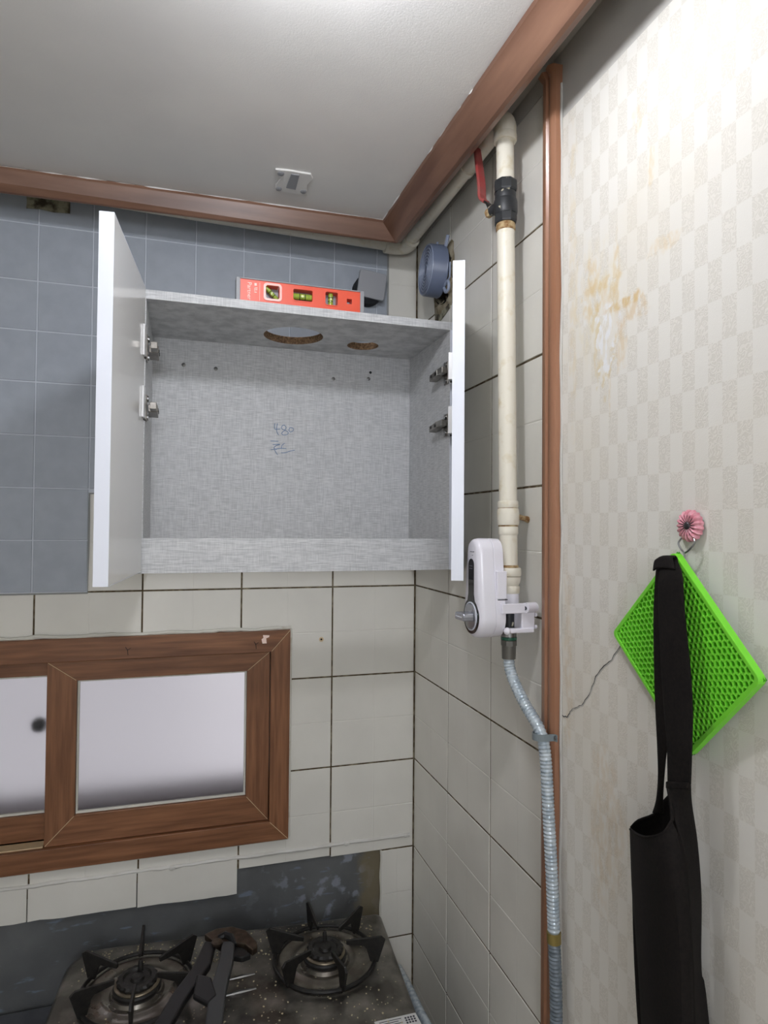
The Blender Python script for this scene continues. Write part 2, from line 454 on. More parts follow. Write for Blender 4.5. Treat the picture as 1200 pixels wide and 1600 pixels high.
moulding('trim_2', 'moulding_wood_side', ((-.1299, -.1452), (-.08, YB)), ((-.0949, -.1335), (-.045, YB)), (1, 0, 0), 'brown wood-grain ceiling moulding running along the pipe')
# vertical corner strip between tiles and wallpaper
sp_ = [(-.5755, 0), (-.5755, .008), (-.580, .0125), (-.590, .0135), (-.594, .010), (-.597, .0125), (-.606, .0135), (-.6115, .010), (-.6125, 0)]
m = MB(); n = len(sp_)
m.add([(-h, y, ZF) for y, h in sp_]+[(-h, y, .9985) for y, h in sp_]+[(-h*1.5, y+(.004 if i < 3 else (-.001 if i > 6 else 0)), 1.008) for i, (y, h) in enumerate(sp_)],
      [tuple(range(n)), tuple(range(3*n-1, 2*n-1, -1))]+[(k*n+i, k*n+(i+1) % n, (k+1)*n+(i+1) % n, (k+1)*n+i) for k in (0, 1) for i in range(n)])
struct(m.build('trim_3', 'strip_wood', smooth=True), 'tall reddish-brown vertical strip between tiles and wallpaper', 'trim')
# wallpaper on the right wall
wp = cells([YF, -.6105], [ZF, .929], RIGHT, 0, -.005).build('wallpaper', 'checked_wallpaper', wall_right)
bx('plain_paper_band', 'plain_paper', wall_right, .0, .005, -.6105, -.0, .9995, 1.03)
bx('plain_paper_band', 'plain_paper', wall_right, .0005, .0055, YF, -.6105, .929, 1.03)
# torn paper edges and the long crack in the wallpaper
ck = bez([(0, -.7439, .1915), (0, -.7215, .168), (0, -.6988, .1488), (0, -.678, .1164), (0, -.662, .099), (0, -.6411, .087), (0, -.630, .0745), (0, -.6142, .0707)], 5)
ck = [p + Vector((-.0008, random.uniform(-.0012, .0012), random.uniform(-.0012, .0012))) for p in ck]
MB().tube(ck, [.0002+.0005*random.random() for _ in ck], 5).build('paper_crack', 'dark_void', wall_right)
MB().tube([p + Vector((.0004, -.0008, -.0006)) for p in ck], .0007, 5).build('lifted_paper_edge', 'plain_paper', wall_right)
# paper edge along the strip
ed = [(-.0012-.001*math.sin(i*1.7), -.6135-.0012*math.sin(i*.9)-.0006*random.random(), ZF+.3+i*.05) for i in range(43)]
MB().tube([p for p in ed if p[2] < .995], .0022, 6).build('paper_edge', 'plain_paper', wall_right)

# ------------------------------------------------------------------ grout beds and tiles
XB = [0, -.196, -.396, -.596, -.796, -.996]
ZR = [-.8, -.6, -.4, -.2, 0, .2, .4, .6, .8, 1.0]
YR = [0, -.1990, -.3895, -.5815]
G = .0016
cells([-1.35, WX0, WX1, -.078, .0], [-.8, -.44, -.395, WZ0, WZ1, 1.0], BACK, -.0013, -.0058,
      lambda a, b: inwin(a, b) or (b < -.395 and a < -.078)).build('grout_bed', 'grout', wall_back)
cells([-.60, DUCT[0], DUCT[1], .0], [-.95, DUCT[2], DUCT[3], 1.0], RIGHT, -.0011, -.0058, induct).build('grout_bed', 'grout', wall_right)
def tile(fn, a0, a1, b0, b1, parent, skip=None, name='tile', mat='beige_tile', front=0.0, back=-.004, grooves=True, ma=None, mb=None):
    e = .0009; gw = .0017
    A = [a0, a0+e, a1-e, a1]; B = [b0, b0+e, b1-e, b1]
    ga = [] if not grooves else ([ma] if ma else [(a0+a1)/2]); gb = [] if not grooves else ([mb] if mb else [(b0+b1)/2])
    for g in ga: A += [g-gw, g, g+gw]
    for g in gb: B += [g-gw, g, g+gw]
    def hgt(a, b):
        d = 0.0
        if min(abs(a-a0), abs(a-a1), abs(b-b0), abs(b-b1)) < 1e-5: d = -.0009
        for g in ga:
            if abs(a-g) < 1e-5: d = min(d, -.0003)
        for g in gb:
            if abs(b-g) < 1e-5: d = min(d, -.0006)
        return d
    if skip:
        for r in skip:
            A += [x for x in r[:2] if a0 < x < a1]; B += [x for x in r[2:] if b0 < x < b1]
    sk = (lambda a, b: any(r[0] < a < r[1] and r[2] < b < r[3] for r in skip)) if skip else (lambda a, b: False)
    m = cells([x for x in A if a0-1e-6 <= x <= a1+1e-6], [x for x in B if b0-1e-6 <= x <= b1+1e-6], fn, front, back, sk, hgt, False)
    if not m.f: return None
    return m.build(name, mat, parent)
PROTO = {}
def full_tile(key, fn, a0, a1, b0, b1, parent):
    """alike tiles share one mesh"""
    k = (key, round(a1-a0, 4), round(b1-b0, 4))
    if k not in PROTO:
        o = tile(fn, 0, a1-a0, 0, b1-b0, parent); PROTO[k] = o
    else:
        o = PROTO[k].copy(); col.objects.link(o); attach(o, parent)
    o.location = fn(a0, b0, random.uniform(-.0001, .0003))
    o.rotation_euler = [random.uniform(-.0007, .0007) for _ in range(3)]
    return o
win_skip = (WX0, WX1, WZ0, WZ1)
for i in range(5):
    for j in range(9):
        a0, a1 = XB[i+1]+G, XB[i]-(G if i else .0022); b0, b1 = ZR[j]+G, ZR[j+1]-G
        if b1 > .41 and a1 < -.19: continue                                    # behind the blue sheet
        if b1 > .21 and a1 < -.79: continue
        if b1 < -.4 and i > 0: continue
        if b1 < -.19 and i > 0:
            b0 = -.371 if i > 1 else -.3955
        if b1 < -.4 and i == 0: a0 = -.0775
        if i == 1 and -.41 < b0 < -.3: b0 = -.3955
        mid = (ZR[j]+ZR[j+1])/2
        if (a1 > WX0 and a0 < WX1 and b1 > WZ0 and b0 < WZ1):
            tile(BACK, a0, a1, b0, b1, wall_back, [win_skip], mb=mid if b0 < mid < b1 else None, grooves=b0 < mid-.01)
        elif abs((a1-a0)-(.2-2*G)) < .001 and abs(b1-b0-.2+2*G) < 1e-4:
            full_tile('b', BACK, a0, a1, b0, b1, wall_back)
        else:
            tile(BACK, a0, a1, b0, b1, wall_back, grooves=(b1-b0) > .1, ma=(-.098 if a1 > -.01 and a0 < -.1 else None))
for i in range(3):
    for j in range(-1, 9):
        zlo = ZR[j] if j >= 0 else -1.0; zhi = ZR[j+1] if j >= 0 else -.8
        a0, a1 = YR[i+1]+G, YR[i]-(G if i else .0022); b0, b1 = zlo+G, zhi-G
        if a1 > DUCT[0] and a0 < DUCT[1] and b1 > DUCT[2] and b0 < DUCT[3]:
            tile(RIGHT, a0, a1, b0, b1, wall_right, [DUCT])
        else:
            full_tile('r', RIGHT, a0, a1, b0, b1, wall_right)
# broken-off tile remnants hanging below the ridge, left of the stove
for a0, a1, zb0, zb1 in ((-.5965, -.3985, -.4425, -.4455), (-.7965, -.5985, -.4375, -.4405), (-.9965, -.7985, -.4385, -.4370)):
    poly = [(a0, -.372), (a1, -.372), (a1, zb1)] + [(a1+(a0-a1)*k/9, zb1+(zb0-zb1)*k/9+random.uniform(-.0015, .0015)) for k in range(1, 9)] + [(a0, zb0)]
    MB().prism(poly, BACK, -.0055, .003).build('broken_tile', 'beige_tile', wall_back, bevel=.0006)
# ridge of old sealant where the worktop splash once ended
rp = [(-1.0+.0995*i/1.0*.1*1.0, 0, 0) for i in range(1)]
ridge = []
for i in range(61):
    x = -1.0+.99*i/60; ridge.append((x, .0010-.0012*random.random(), -.3695-.0006*math.sin(i*.7)-.003*(i/60)+random.uniform(-.0008, .0008)))
MB().tube(ridge, [.0042+.0010*random.random() for _ in ridge], 7).build('sealant_ridge', 'white_caulk', wall_back, smooth=True)
for x in (-.53, -.16, -.02):
    MB().ball((x, -.004, -.372), .004, 6, (1.6, .8, 1.2)).build('sealant_lump', 'white_caulk', wall_back)
# sealant line in the room corner and under the bare patch
MB().tube([(-.0015, -.0015, z) for z in (-.9, 0, .99)], .0016, 6).build('corner_grout', 'grout', wall_back)
MB().tube([(-.0785+.001*math.sin(i), .001, -.40-.012*i) for i in range(24)], .0022, 6).build('torn_edge', 'sealant', wall_back)
# screw plug in the tile right of the window
pl = thing('wall_plug', 'small round screw plug in the tile right of the window', 'wall plug', (-.2211, 0, .0842))
MB().lathe([(.0052, .0), (.0052, .0012), (.0024, .0014), (.0022, .0004), (0, .0004)], (-.2211, 0, .0842), (0, -1, 0), 20).build('collar', 'mitre_pale', pl, smooth=True)
MB().lathe([(.0022, .0005), (.0, .0008)], (-.2211, 0, .0842), (0, -1, 0), 12).build('screw_hole', 'dark_void', pl)

# ------------------------------------------------------------------ blue adhesive tile sheet
SX = [-.0742, -.1] + [-.1*k for k in range(2, 11)]
SZ = [.2006, .3035, .4070, .5110, .6165, .7180, .8170, .9300, 1.0]
def sheet_skip(a, b): return (b < .4 and a > -.7005)
sheet = cells([-1.02, -.7005, -.0735], [.1985, .3975, .9985], BACK, .0022, -.0028, sheet_skip).build('tile_sheet', 'blue_joint', wall_back)
for i in range(len(SX)-1):
    for j in range(len(SZ)-1):
        a0, a1, b0, b1 = SX[i+1]+.0011, SX[i]-.0011, SZ[j]+.0011, SZ[j+1]-.0011
        if a0 > -.585 and b1 < .70: continue
        if b1 < .41 and a0 > -.7005: continue
        tile(BACK, a0, a1, b0, b1, sheet, name='sheet_tile', mat='blue_tile', front=.0034, back=.002, grooves=False)
MB().tube([(-.0732, -.0015, .41), (-.0732, -.0015, .99)], .0024, 6).build('sheet_edge', 'sheet_backing', sheet)
MB().tube([(-1.02, -.0008, .1985), (-.7, -.0008, .1985), (-.6995, -.0008, .30), (-.6995, -.0008, .3985), (-.60, -.0008, .3985)], .0024, 6).build('sheet_edge', 'sheet_backing', sheet)
poly = [(-.8225, .959), (-.80, .961), (-.775, .9585), (-.7441, .9605), (-.7441, .978), (-.7441, .990), (-.78, .9885), (-.823, .987), (-.8215, .972)]
tag(MB().prism(poly, BACK, .0035, .0060).build('adhesive_patch', 'adhesive'), 'dirty torn adhesive patch on the blue tiles just under the moulding', 'patch')

# ------------------------------------------------------------------ window
win = thing('window_1', 'brown wood-grain sliding window with frosted panes', 'window', (-.6, 0, -.34)); win['kind'] = 'structure'
def mitred(name, mat, ox0, ox1, oz0, oz1, ix0, ix1, iz0, iz1, front, back, sides, bevel=.0012):
    P = {'top': [(ox0, oz1), (ox1, oz1), (ix1, iz1), (ix0, iz1)], 'bottom': [(ox0, oz0), (ox1, oz0), (ix1, iz0), (ix0, iz0)],
         'right': [(ox1, oz0), (ox1, oz1), (ix1, iz1), (ix1, iz0)], 'left': [(ox0, oz0), (ox0, oz1), (ix0, iz1), (ix0, iz0)]}
    for s in sides:
        mt = 'frame_wood_v' if s in ('left', 'right') else 'frame_wood_h'
        MB().prism(P[s], BACK, back, front).build(name + ('_stile' if s in ('left', 'right') else '_rail'), mt, win, bevel=bevel)
    for (p, q) in (((ox1, oz1), (ix1, iz1)), ((ox1, oz0), (ix1, iz0)), ((ox0, oz1), (ix0, iz1)), ((ox0, oz0), (ix0, iz0))):
        if p[0] < -1.2: continue
        MB().tube([BACK(p[0]*.97+q[0]*.03, p[1]*.97+q[1]*.03, front-.0001), BACK(p[0]*.03+q[0]*.97, p[1]*.03+q[1]*.97, front-.0001)], .0006, 5).build('mitre_joint', 'mitre_pale', win)
mitred('frame', None, WX0, -.2915, -.3405, .1098, WX0+.04, -.3330, -.2985, .0640, .012, -.10, ('top', 'bottom', 'right', 'left'))
bx('frame_track', 'mitre_pale', win, WX0+.04, -.3335, .012, .09, -.304, -.2985)
# sliding sash, front and back tracks
mitred('sash', None, -.7700, -.3345, -.2975, .0630, -.7155, -.3825, -.2415, .0240, .0035, -.020, ('top', 'bottom', 'right', 'left'))
mitred('sash', None, -1.255, -.724, -.2955, .0610, -1.20, -.757, -.2440, .0310, -.028, -.050, ('top', 'bottom', 'right', 'left'))
bx('pane', 'frosted_glass', win, -.7150, -.3830, .008, .012, -.2410, .0235)
bx('pane', 'frosted_glass', win, -1.1990, -.7580, .037, .041, -.2435, .0305)
for (x0, x1, z0, z1, y) in ((-.7150, -.3830, -.2410, .0235, .006), (-1.1990, -.7580, -.2435, .0305, .035)):
    for (a, b, c, d) in ((x0, x1, z0, z0+.005), (x0, x1, z1-.003, z1), (x0, x0+.004, z0+.005, z1-.003), (x1-.004, x1, z0+.005, z1-.003)):
        bx('glazing_bead', 'sealant', win, a, b, y-.0045, y+.0015, c, d, bevel=.0008)
bx('slide_track', 'mitre_pale', win, -1.25, -.7725, -.002, .024, -.3000, -.2960)
# sealant around the frame
sl = [(-1.05+.76*i/50, -.004-.002*random.random(), .1125+.0012*math.sin(i*.8)+random.uniform(-.001, .001)) for i in range(51)]
MB().tube(sl, [.0035+.0012*random.random() for _ in sl], 7).build('sealant_bead', 'sealant', win, smooth=True)
MB().tube([(-.2900, -.003, -.338+.45*i/30) for i in range(31)], [.0030+.0006*random.random() for _ in range(31)], 7).build('sealant_bead', 'sealant', win, smooth=True)
MB().tube([(-1.0+.71*i/30, -.003, -.3425) for i in range(31)], [.0022+.0006*random.random() for _ in range(31)], 7).build('sealant_bead', 'sealant', win, smooth=True)
# white paint fleck and two pencil ticks on the frame top
MB().prism([(-.352, .083), (-.343, .083), (-.344, .094), (-.338, .096), (-.337, .100), (-.351, .101), (-.350, .095), (-.354, .092)], BACK, .0118, .0126).build('paint_fleck', 'white_print', win)
for x in (-.622, -.366):
    MB().tube([(x-.004, -.0123, .088), (x, -.0123, .082), (x+.001, -.0123, .072)], .0006, 5).build('pencil_tick', 'dark_void', win)
    MB().tube([(x, -.0123, .082), (x+.006, -.0123, .086)], .0005, 5).build('pencil_tick', 'dark_void', win)
M('alley_render', (196, 193, 190), .9, c2=(186, 183, 182), vscale=3)
tag(bx('neighbour_wall', 'alley_render', None, -2.6, 1.2, 1.0, 1.15, -1.6, 1.2), 'pale rendered neighbouring wall blurred behind the frosted panes', 'wall')
# outside: a dark ledge just behind the glass and a small dark pot seen blurred through the left pane
tag(bx('outer_ledge', 'cement_outside', None, -1.5, -.15, .121, .22, -.36, -.278), 'dark ledge outside, blurred behind the frosted panes', 'ledge')
lb = thing('latch_knob', 'small dark latch knob blurred behind the left frosted pane', 'latch', (-.797, .070, -.08))
MB().lathe([(.0, .0), (.014, .0), (.016, .008), (.010, .016), (.0, .016)], (-.797, .070, -.08), (0, 1, 0), 16).build('knob_cap', 'dark_void', lb, smooth=True)
MB().lathe([(.006, .014), (.006, .024), (0, .024)], (-.797, .070, -.08), (0, 1, 0), 12).build('knob_stem', 'dark_void', lb)

# ================================================================== WALL CABINET
cab = thing('wall_cabinet', 'open white wall cabinet with grey linen-textured inside and two open doors', 'cabinet', (-.303, -.13, .2535))
CX0, CX1, CY0, CY1, CZ0, CZ1 = -.598, -.0085, -.257, -.0035, .2535, .737
t = .0155
bx('side_panel', 'linen_board', cab, CX0, CX0+t, CY0, CY1, CZ0, CZ1-t, bevel=.0005)
bx('side_panel', 'linen_board', cab, CX1-t, CX1, CY0, CY1, CZ0, CZ1-t, bevel=.0005)
bx('back_panel', 'linen_board', cab, CX0+t, CX1-t, -.0195, -.0165, CZ0, CZ1-t)
bx('front_rail', 'linen_board', cab, CX0+t, CX1-t, CY0+.0005, CY0+.0155, CZ0, CZ0+.060, bevel=.0005)
bx('front_edge_band', 'white_edge', cab, CX1-t, CX1, CY0-.0006, CY0-.0001, CZ0, CZ1-t)
# top board with two round cut-outs
def disc_hole_board(x0, x1, y0, y1, z0, z1, holes):
    bm = bmesh.new()
    n = 40
    loops = [[(x0, y0), (x1, y0), (x1, y1), (x0, y1)]] + [[(cx+r*math.cos(2*PI*k/n), cy+r*math.sin(2*PI*k/n)) for k in range(n)] for cx, cy, r in holes]
    edges = []
    for lp in loops:
        vs = [bm.verts.new((a, b, z0)) for a, b in lp]
        edges += [bm.edges.new((vs[k], vs[(k+1) % len(vs)])) for k in range(len(vs))]
    r = bmesh.ops.triangle_fill(bm, use_beauty=True, use_dissolve=False, edges=edges)
    fs = [f for f in bm.faces]
    for f in list(fs):
        c = f.calc_center_median()
        if any((c.x-cx)**2+(c.y-cy)**2 < (r_*.98)**2 for cx, cy, r_ in holes): bm.faces.remove(f); fs.remove(f)
    ext = bmesh.ops.extrude_face_region(bm, geom=fs)
    for g in ext['geom']:
        if isinstance(g, bmesh.types.BMVert): g.co.z = z1
    bmesh.ops.recalc_face_normals(bm, faces=bm.faces)
    m = MB(); bm.verts.ensure_lookup_table(); bm.verts.index_update()
    m.v = [tuple(v.co) for v in bm.verts]; m.f = [tuple(v.index for v in f.verts) for f in bm.faces]; bm.free(); return m
HOLES = [(-.309, -.118, .060), (-.157, -.095, .0335)]
disc_hole_board(CX0, CX1, CY0, CY1, CZ1-t, CZ1, HOLES).build('top_panel', 'linen_board', cab)
for cx, cy, r in HOLES:
    MB().lathe([(r-.0002, CZ1-t+.0002), (r-.0012, CZ1-t+.004), (r-.0008, CZ1-.004), (r-.0002, CZ1-.0002)], (cx, cy, 0), (0, 0, 1), 40).build('cut_edge', 'chipboard', cab)
# fixing screws and screw holes on the back panel
for x, z in ((-.5217, .669), (-.4572, .6661), (-.2036, .6633), (-.1224, .6694)):
    MB().lathe([(.0042, 0), (.0040, .0012), (.0015, .0022), (0, .0016)], (x, -.0195, z), (0, -1, 0), 16).build('screw', 'steel', cab, smooth=True)
MB().lathe([(.003, 0), (.003, .0004), (0, .0002)], (-.1181, -.0195, .6842), (0, -1, 0), 12).build('screw_hole', 'dark_void', cab)
# blue pen marks: 480 and a scribble beneath
def ink(pts, parent=None):
    MB().tube(bez([(x, -.0199, z) for x, z in pts], 6), .0007, 5).build('pen_stroke', 'ink_blue', parent)
pen = bpy.data.objects.new('pen_writing', None)
ix, iz, k = -.3725, .590, .1/100*1.22      # px of the 100 px wide detail -> m
def P_(px, py): return (ix + px*k*.0833*1.0, iz - py*k*.0833*1.0)
strokes = [[(398, 322), (392, 400), (402, 445), (450, 444), (520, 436)], [(456, 318), (440, 420), (444, 500), (482, 570)],
           [(600, 345), (555, 370), (550, 430), (640, 470), (690, 510), (640, 555), (570, 555), (545, 520), (600, 470), (640, 400), (600, 345)],
           [(720, 400), (700, 450), (730, 490), (790, 460), (790, 410), (750, 395), (720, 400)],
           [(310, 702), (480, 702)], [(360, 775), (510, 765), (430, 800), (385, 850), (440, 880)], [(320, 885), (420, 870), (520, 850), (650, 850)],
           [(615, 735), (560, 780), (540, 850)], [(400, 885), (430, 940), (465, 990)], [(540, 945), (620, 940), (720, 905), (830, 875)]]
for s in strokes:
    ink([P_(*p) for p in s], cab)

# doors
def door(front, hinge, thick, side, z0, z1):
    """front/hinge: centre of the door thickness at free edge and hinge edge (x, y)"""
    f = Vector((*front, 0)); h = Vector((*hinge, 0)); d = (h-f).normalized(); nrm = Vector((-d.y, d.x, 0)); L = (h-f).length
    mtx = Matrix(((d.x, nrm.x, 0, f.x), (d.y, nrm.y, 0, f.y), (0, 0, 1, 0), (0, 0, 0, 1)))
    o = MB().box(.0008, L, -thick/2, thick/2, z0+.0008, z1-.0008, mtx).build('door', 'door_white', cab, bevel=.0004)
    eb = MB()
    eb.box(-.0004, .0008, -thick/2, thick/2, z0, z1, mtx)
    eb.build('edge_band', 'white_edge', o, bevel=.0003)
    MB().box(.0008, L, -thick/2, thick/2, z0, z0+.0008, mtx).build('edge_band', 'white_edge', o)
    MB().box(.0008, L, -thick/2, thick/2, z1-.0008, z1, mtx).build('edge_band', 'white_edge', o)
    return o, mtx, L
doorR, mR, LR = door((-.1252, -.530), (-.0125, -.2705), .0185, 1, .2565, .7385)
doorL, mL, LL = door((-.6160, -.530), (-.5930, -.2620), .0185, 1, .2570, .7385)
def hinge(zc, s, dmtx, L, sgn):
    """s=+1 right side panel (inner face at x = CX1-t), s=-1 left"""
    xin = CX1-t if s > 0 else CX0+t
    hg = MB()
    off = sgn*(.0185/2)
    lo, hi = (off, off+sgn*.0095) if sgn > 0 else (off+sgn*.0035, off)
    hg.box(L-.024, L-.003, lo, hi, zc-.026, zc+.026, dmtx)
    part = hg.build('hinge', 'hinge_plate', cab, bevel=.0007)
    X = lambda d: (xin-d) if s > 0 else (xin+d)
    def bb(name, mat, d0, d1, y0, y1, z0, z1, bevel=.0008):
        a, b = sorted((X(d0), X(d1))); return bx(name, mat, part, a, b, y0, y1, z0, z1, bevel)
    bb('hinge_arm', 'nickel', .008, .019, -.262, -.236, zc-.008, zc+.004)
    # tapering arm towards the back of the cabinet
    x0, x1 = sorted((X(.004), X(.020)))
    MB().add([(x0, -.237, zc-.009), (x1, -.237, zc-.009), (x1, -.237, zc+.004), (x0, -.237, zc+.004),
              (x0, -.197, zc-.013), (x1 if s < 0 else x1, -.197, zc-.013), (x1, -.197, zc-.001), (x0, -.197, zc-.001)],
             [(0, 1, 2, 3), (7, 6, 5, 4), (0, 4, 5, 1), (1, 5, 6, 2), (2, 6, 7, 3), (3, 7, 4, 0)]).build('hinge_arm', 'nickel', part, bevel=.0012)
    bb('mounting_plate', 'nickel', .0, .003, -.252, -.232, zc-.026, zc+.018)
    for dz in (-.020, .012):
        MB().lathe([(.0052, 0), (.0052, .0025), (.0, .0035)], (X(.003), -.242, zc+dz), (-s, 0, 0), 14).build('hinge_screw', 'steel', part, smooth=True)
    for yy in (-.229, -.207):
        MB().lathe([(.0032, 0), (.0030, .001), (.0, .0012)], (X(.0202), yy, zc-.004), (-s, 0, 0), 12).build('hinge_screw', 'dark_steel', part)
    MB().ball(tuple(dmtx @ Vector((L-.016, off+sgn*.004, zc-.029))), .0022, 6).build('hinge_screw', 'dark_steel', part)
for zc in (.6435, .5405):
    hinge(zc, 1, mR, LR, 1)
    hinge(zc, -1, mL, LL, -1)

# ================================================================== SPIRIT LEVEL on the cabinet
lv = thing('spirit_level', 'orange torpedo spirit level with three green vials standing on the cabinet top', 'spirit level', (-.315, -.243, .737))
LX0, LX1, LZ0, LZ1 = -.4262, -.2054, .7374, .7765
LX = lambda u: LX0 + u*(LX1-LX0)
LZ = lambda v: LZ0 + v*(LZ1-LZ0)
wins = [(LX(.205), LX(.315), LZ(.22), LZ(.82)), (LX(.430), LX(.590), LZ(.28), LZ(.80)), (LX(.700), LX(.805), LZ(.24), LZ(.84)), (LX(.885), LX(.928), LZ(.38), LZ(.62))]
A = [LX0, LX1]; B = [LZ0, LZ1]
for r in wins: A += r[:2]; B += r[2:]
cells(A, B, BACK, .2525, .2335, lambda a, b: any(r[0] < a < r[1] and r[2] < b < r[3] for r in wins)).build('body', 'orange_plastic', lv)
bx('top_rail', 'grey_plastic', lv, LX0, LX1, -.2545, -.2315, LZ1, LZ1+.002, bevel=.0005)
bx('end_cap', 'grey_plastic', lv, LX0-.0075, LX0, -.2545, -.2315, LZ0-.0003, LZ1+.002, bevel=.001)
bx('end_cap', 'grey_plastic', lv, LX1, LX1+.0075, -.2545, -.2315, LZ0-.0003, LZ1+.002, bevel=.001)
for i, r in enumerate(wins[:3]):
    e = .0042 if i == 0 else .0022
    a0, a1, b0, b1 = r[0]-e, r[1]+e, r[2]-e, r[3]+e
    ro_ = rounded(a0, a1, b0, b1, .0062); ri_ = rounded(r[0]-.0004, r[1]+.0004, r[2]-.0004, r[3]+.0004, .0040); nn_ = len(ro_); hf = .2535 + (.0008 if i == 0 else 0)
    MB().add([BACK(x, z, h) for h, q in ((.2522, ro_), (hf, ro_), (hf, ri_), (.2345, ri_)) for x, z in q],
             [(q*nn_+u, q*nn_+(u+1) % nn_, (q+1)*nn_+(u+1) % nn_, (q+1)*nn_+u) for q in range(3) for u in range(nn_)]).build('vial_frame', 'pink_plastic' if i == 0 else 'orange_plastic', lv)
    c = Vector(((r[0]+r[1])/2, -.243, (r[2]+r[3])/2)); hx, hz = (r[1]-r[0])/2, (r[3]-r[2])/2
    d = [Vector((hx*.95, 0, -hz*.95)), Vector((hx*.98, 0, 0)), Vector((0, 0, hz*.98))][i]
    rad = [.0038, .0056, .0046][i]
    v = MB().tube([c-d, c+d], rad, 16).build('vial', 'vial_green', lv, smooth=True)
    for q in (-.30, .30):
        MB().tube([c+d*q-d.normalized()*.0006, c+d*q+d.normalized()*.0006], rad*1.05, 16).build('vial_line', 'black_gloss', v)
    bpos = c + d*(0 if i == 1 else (-.05 if i == 0 else .1)) + Vector((0, -rad*.55, 0))
    MB().ball(bpos, rad*.62, 8, (1.7 if i == 1 else 1, .8, 1 if i == 1 else 1.5)).build('bubble', 'vial_bubble', v, smooth=True)
    bx('back_plate', 'grey_plastic', v, r[0], r[1], -.2350, -.2338, r[2], r[3])
def text(s, size, parent, mat, mtx, name='lettering', depth=.0002):
    cu = bpy.data.curves.new(name, 'FONT'); cu.body = s; cu.size = size; cu.extrude = depth; cu.align_x = 'CENTER'; cu.align_y = 'CENTER'
    o = bpy.data.objects.new(name, cu); col.objects.link(o)
    bpy.context.view_layer.update()
    me = bpy.data.meshes.new_from_object(o.evaluated_get(bpy.context.evaluated_depsgraph_get()))
    bpy.data.objects.remove(o); me.transform(mtx); me.materials.clear(); me.materials.append(MATS[mat])
    o = bpy.data.objects.new(name, me); col.objects.link(o); attach(o, parent); return o
def face_back(x, y, z, rot=0): return Matrix.Translation((x, y, z)) @ Matrix.Rotation(PI/2, 4, 'X') @ Matrix.Rotation(rot, 4, 'Z')
text('Partner', .0105, lv, 'white_print', face_back(LX(.072), -.2527, LZ(.47), -PI/2))
# an illegible maker's mark beside the name: a solid block and three strokes
bx('printed_mark', 'white_print', lv, LX(.112), LX(.131), -.2529, -.2524, LZ(.74), LZ(.86))
for a_, b_, c_, d_ in ((.112, .136, .62, .66), (.112, .117, .50, .66), (.122, .136, .54, .58), (.112, .132, .42, .46)):
    bx('printed_mark', 'white_print', lv, LX(a_), LX(b_), -.2529, -.2524, LZ(c_), LZ(d_))
bx('printed_line', 'white_print', lv, LX(.155)-.0003, LX(.155)+.0003, -.2529, -.2524, LZ(.06), LZ(.9))

# ================================================================== small fittings on the walls and ceiling
# square cover over a round stub, just right of the level
vc = thing('square_cover', 'small square grey plastic cover on a dark round stub above the cabinet', 'cover', (-.121, 0, .876))
MB().lathe([(.0, 0), (.034, 0), (.034, .022), (.030, .024), (0, .024)], (-.125, -.003, .8715), (0, -1, 0), 28).build('round_stub', 'dark_void', vc, smooth=True)
mt = Matrix.Translation((-.1205, -.031, .8785)) @ Matrix.Rotation(math.radians(6), 4, 'Y') @ Matrix.Rotation(math.radians(6), 4, 'X')
pts = rounded(-.0315, .0315, -.0295, .0295, .005)
MB().prism(pts, lambda a, b, h: tuple(mt @ Vector((a, -h, b))), -.004, .006).build('cover_plate', 'grey_plastic', vc, bevel=.0015)

# duct stub in the right wall, broken plaster round it, silicone lid hanging in front
dk = thing('duct_opening', 'dark round duct hole with ragged plaster in the right wall', 'duct hole', (0, -.168, .858))
MB().lathe([(.052, -.004), (.052, .10), (0, .10)], (0, -.168, .858), (1, 0, 0), 32).build('duct_tube', 'dark_void', dk)
rag = []
N = 36
outer = []; inner = []
for k_ in range(N):
    a = 2*PI*k_/N; ca, sa = math.cos(a), math.sin(a)
    sq = min(.0455/max(abs(ca), 1e-3), .060/max(abs(sa), 1e-3))
    outer.append((-.168+ca*(sq+.004+random.uniform(0, .007)), .858+sa*(sq+.004+random.uniform(0, .008))))
    inner.append((-.168+ca*(.040+random.uniform(-.006, .008)), .858+sa*(.046+random.uniform(-.006, .008))))
m = MB()
m.add([RIGHT(a, b, .0006) for a, b in outer]+[RIGHT((a*.5+c*.5), (b*.5+d*.5), random.uniform(.003, .007)) for (a, b), (c, d) in zip(outer, inner)]+
      [RIGHT(a, b, random.uniform(-.002, .003)) for a, b in inner]+[RIGHT(a, b, -.02) for a, b in inner],
      [(r*N+i, r*N+(i+1) % N, (r+1)*N+(i+1) % N, (r+1)*N+i) for r in range(3) for i in range(N)])
m.build('plaster_edge', 'plaster', dk, smooth=True)
MB().prism([(-.205, .797), (-.118, .797), (-.118, .772), (-.13, .768), (-.15, .775), (-.18, .781), (-.20, .786)], RIGHT, .0004, .0016).build('cement_smear', 'adhesive', dk)
MB().ball((-.006, -.206, .835), .014, 8, (.5, .9, 1.6)).build('foam_lump', 'plaster', dk, smooth=True)
ld = thing('silicone_lid', 'blue-grey round silicone lid with ringed face hanging on the duct hole', 'lid', (-.03, -.178, .868))
LC = Vector((-.012, -.176, .868)); lax = Vector((-1, .06, .02)).normalized()
body = MB().lathe([(.0525, .0), (.0535, .002), (.0525, .004), (.0520, .030), (.0500, .034), (.0485, .0325), (.0, .0325)], LC, lax, 48).build('lid_cap', 'blue_grey_silicone', ld, smooth=True)
for r in (.0498, .042, .036, .030, .024, .018, .011):
    MB().lathe([(r-.0011, .0320), (r-.0007, .0338), (r+.0007, .0338), (r+.0011, .0320)], LC, lax, 48).build('face_ring', 'silicone_line', ld, smooth=True)
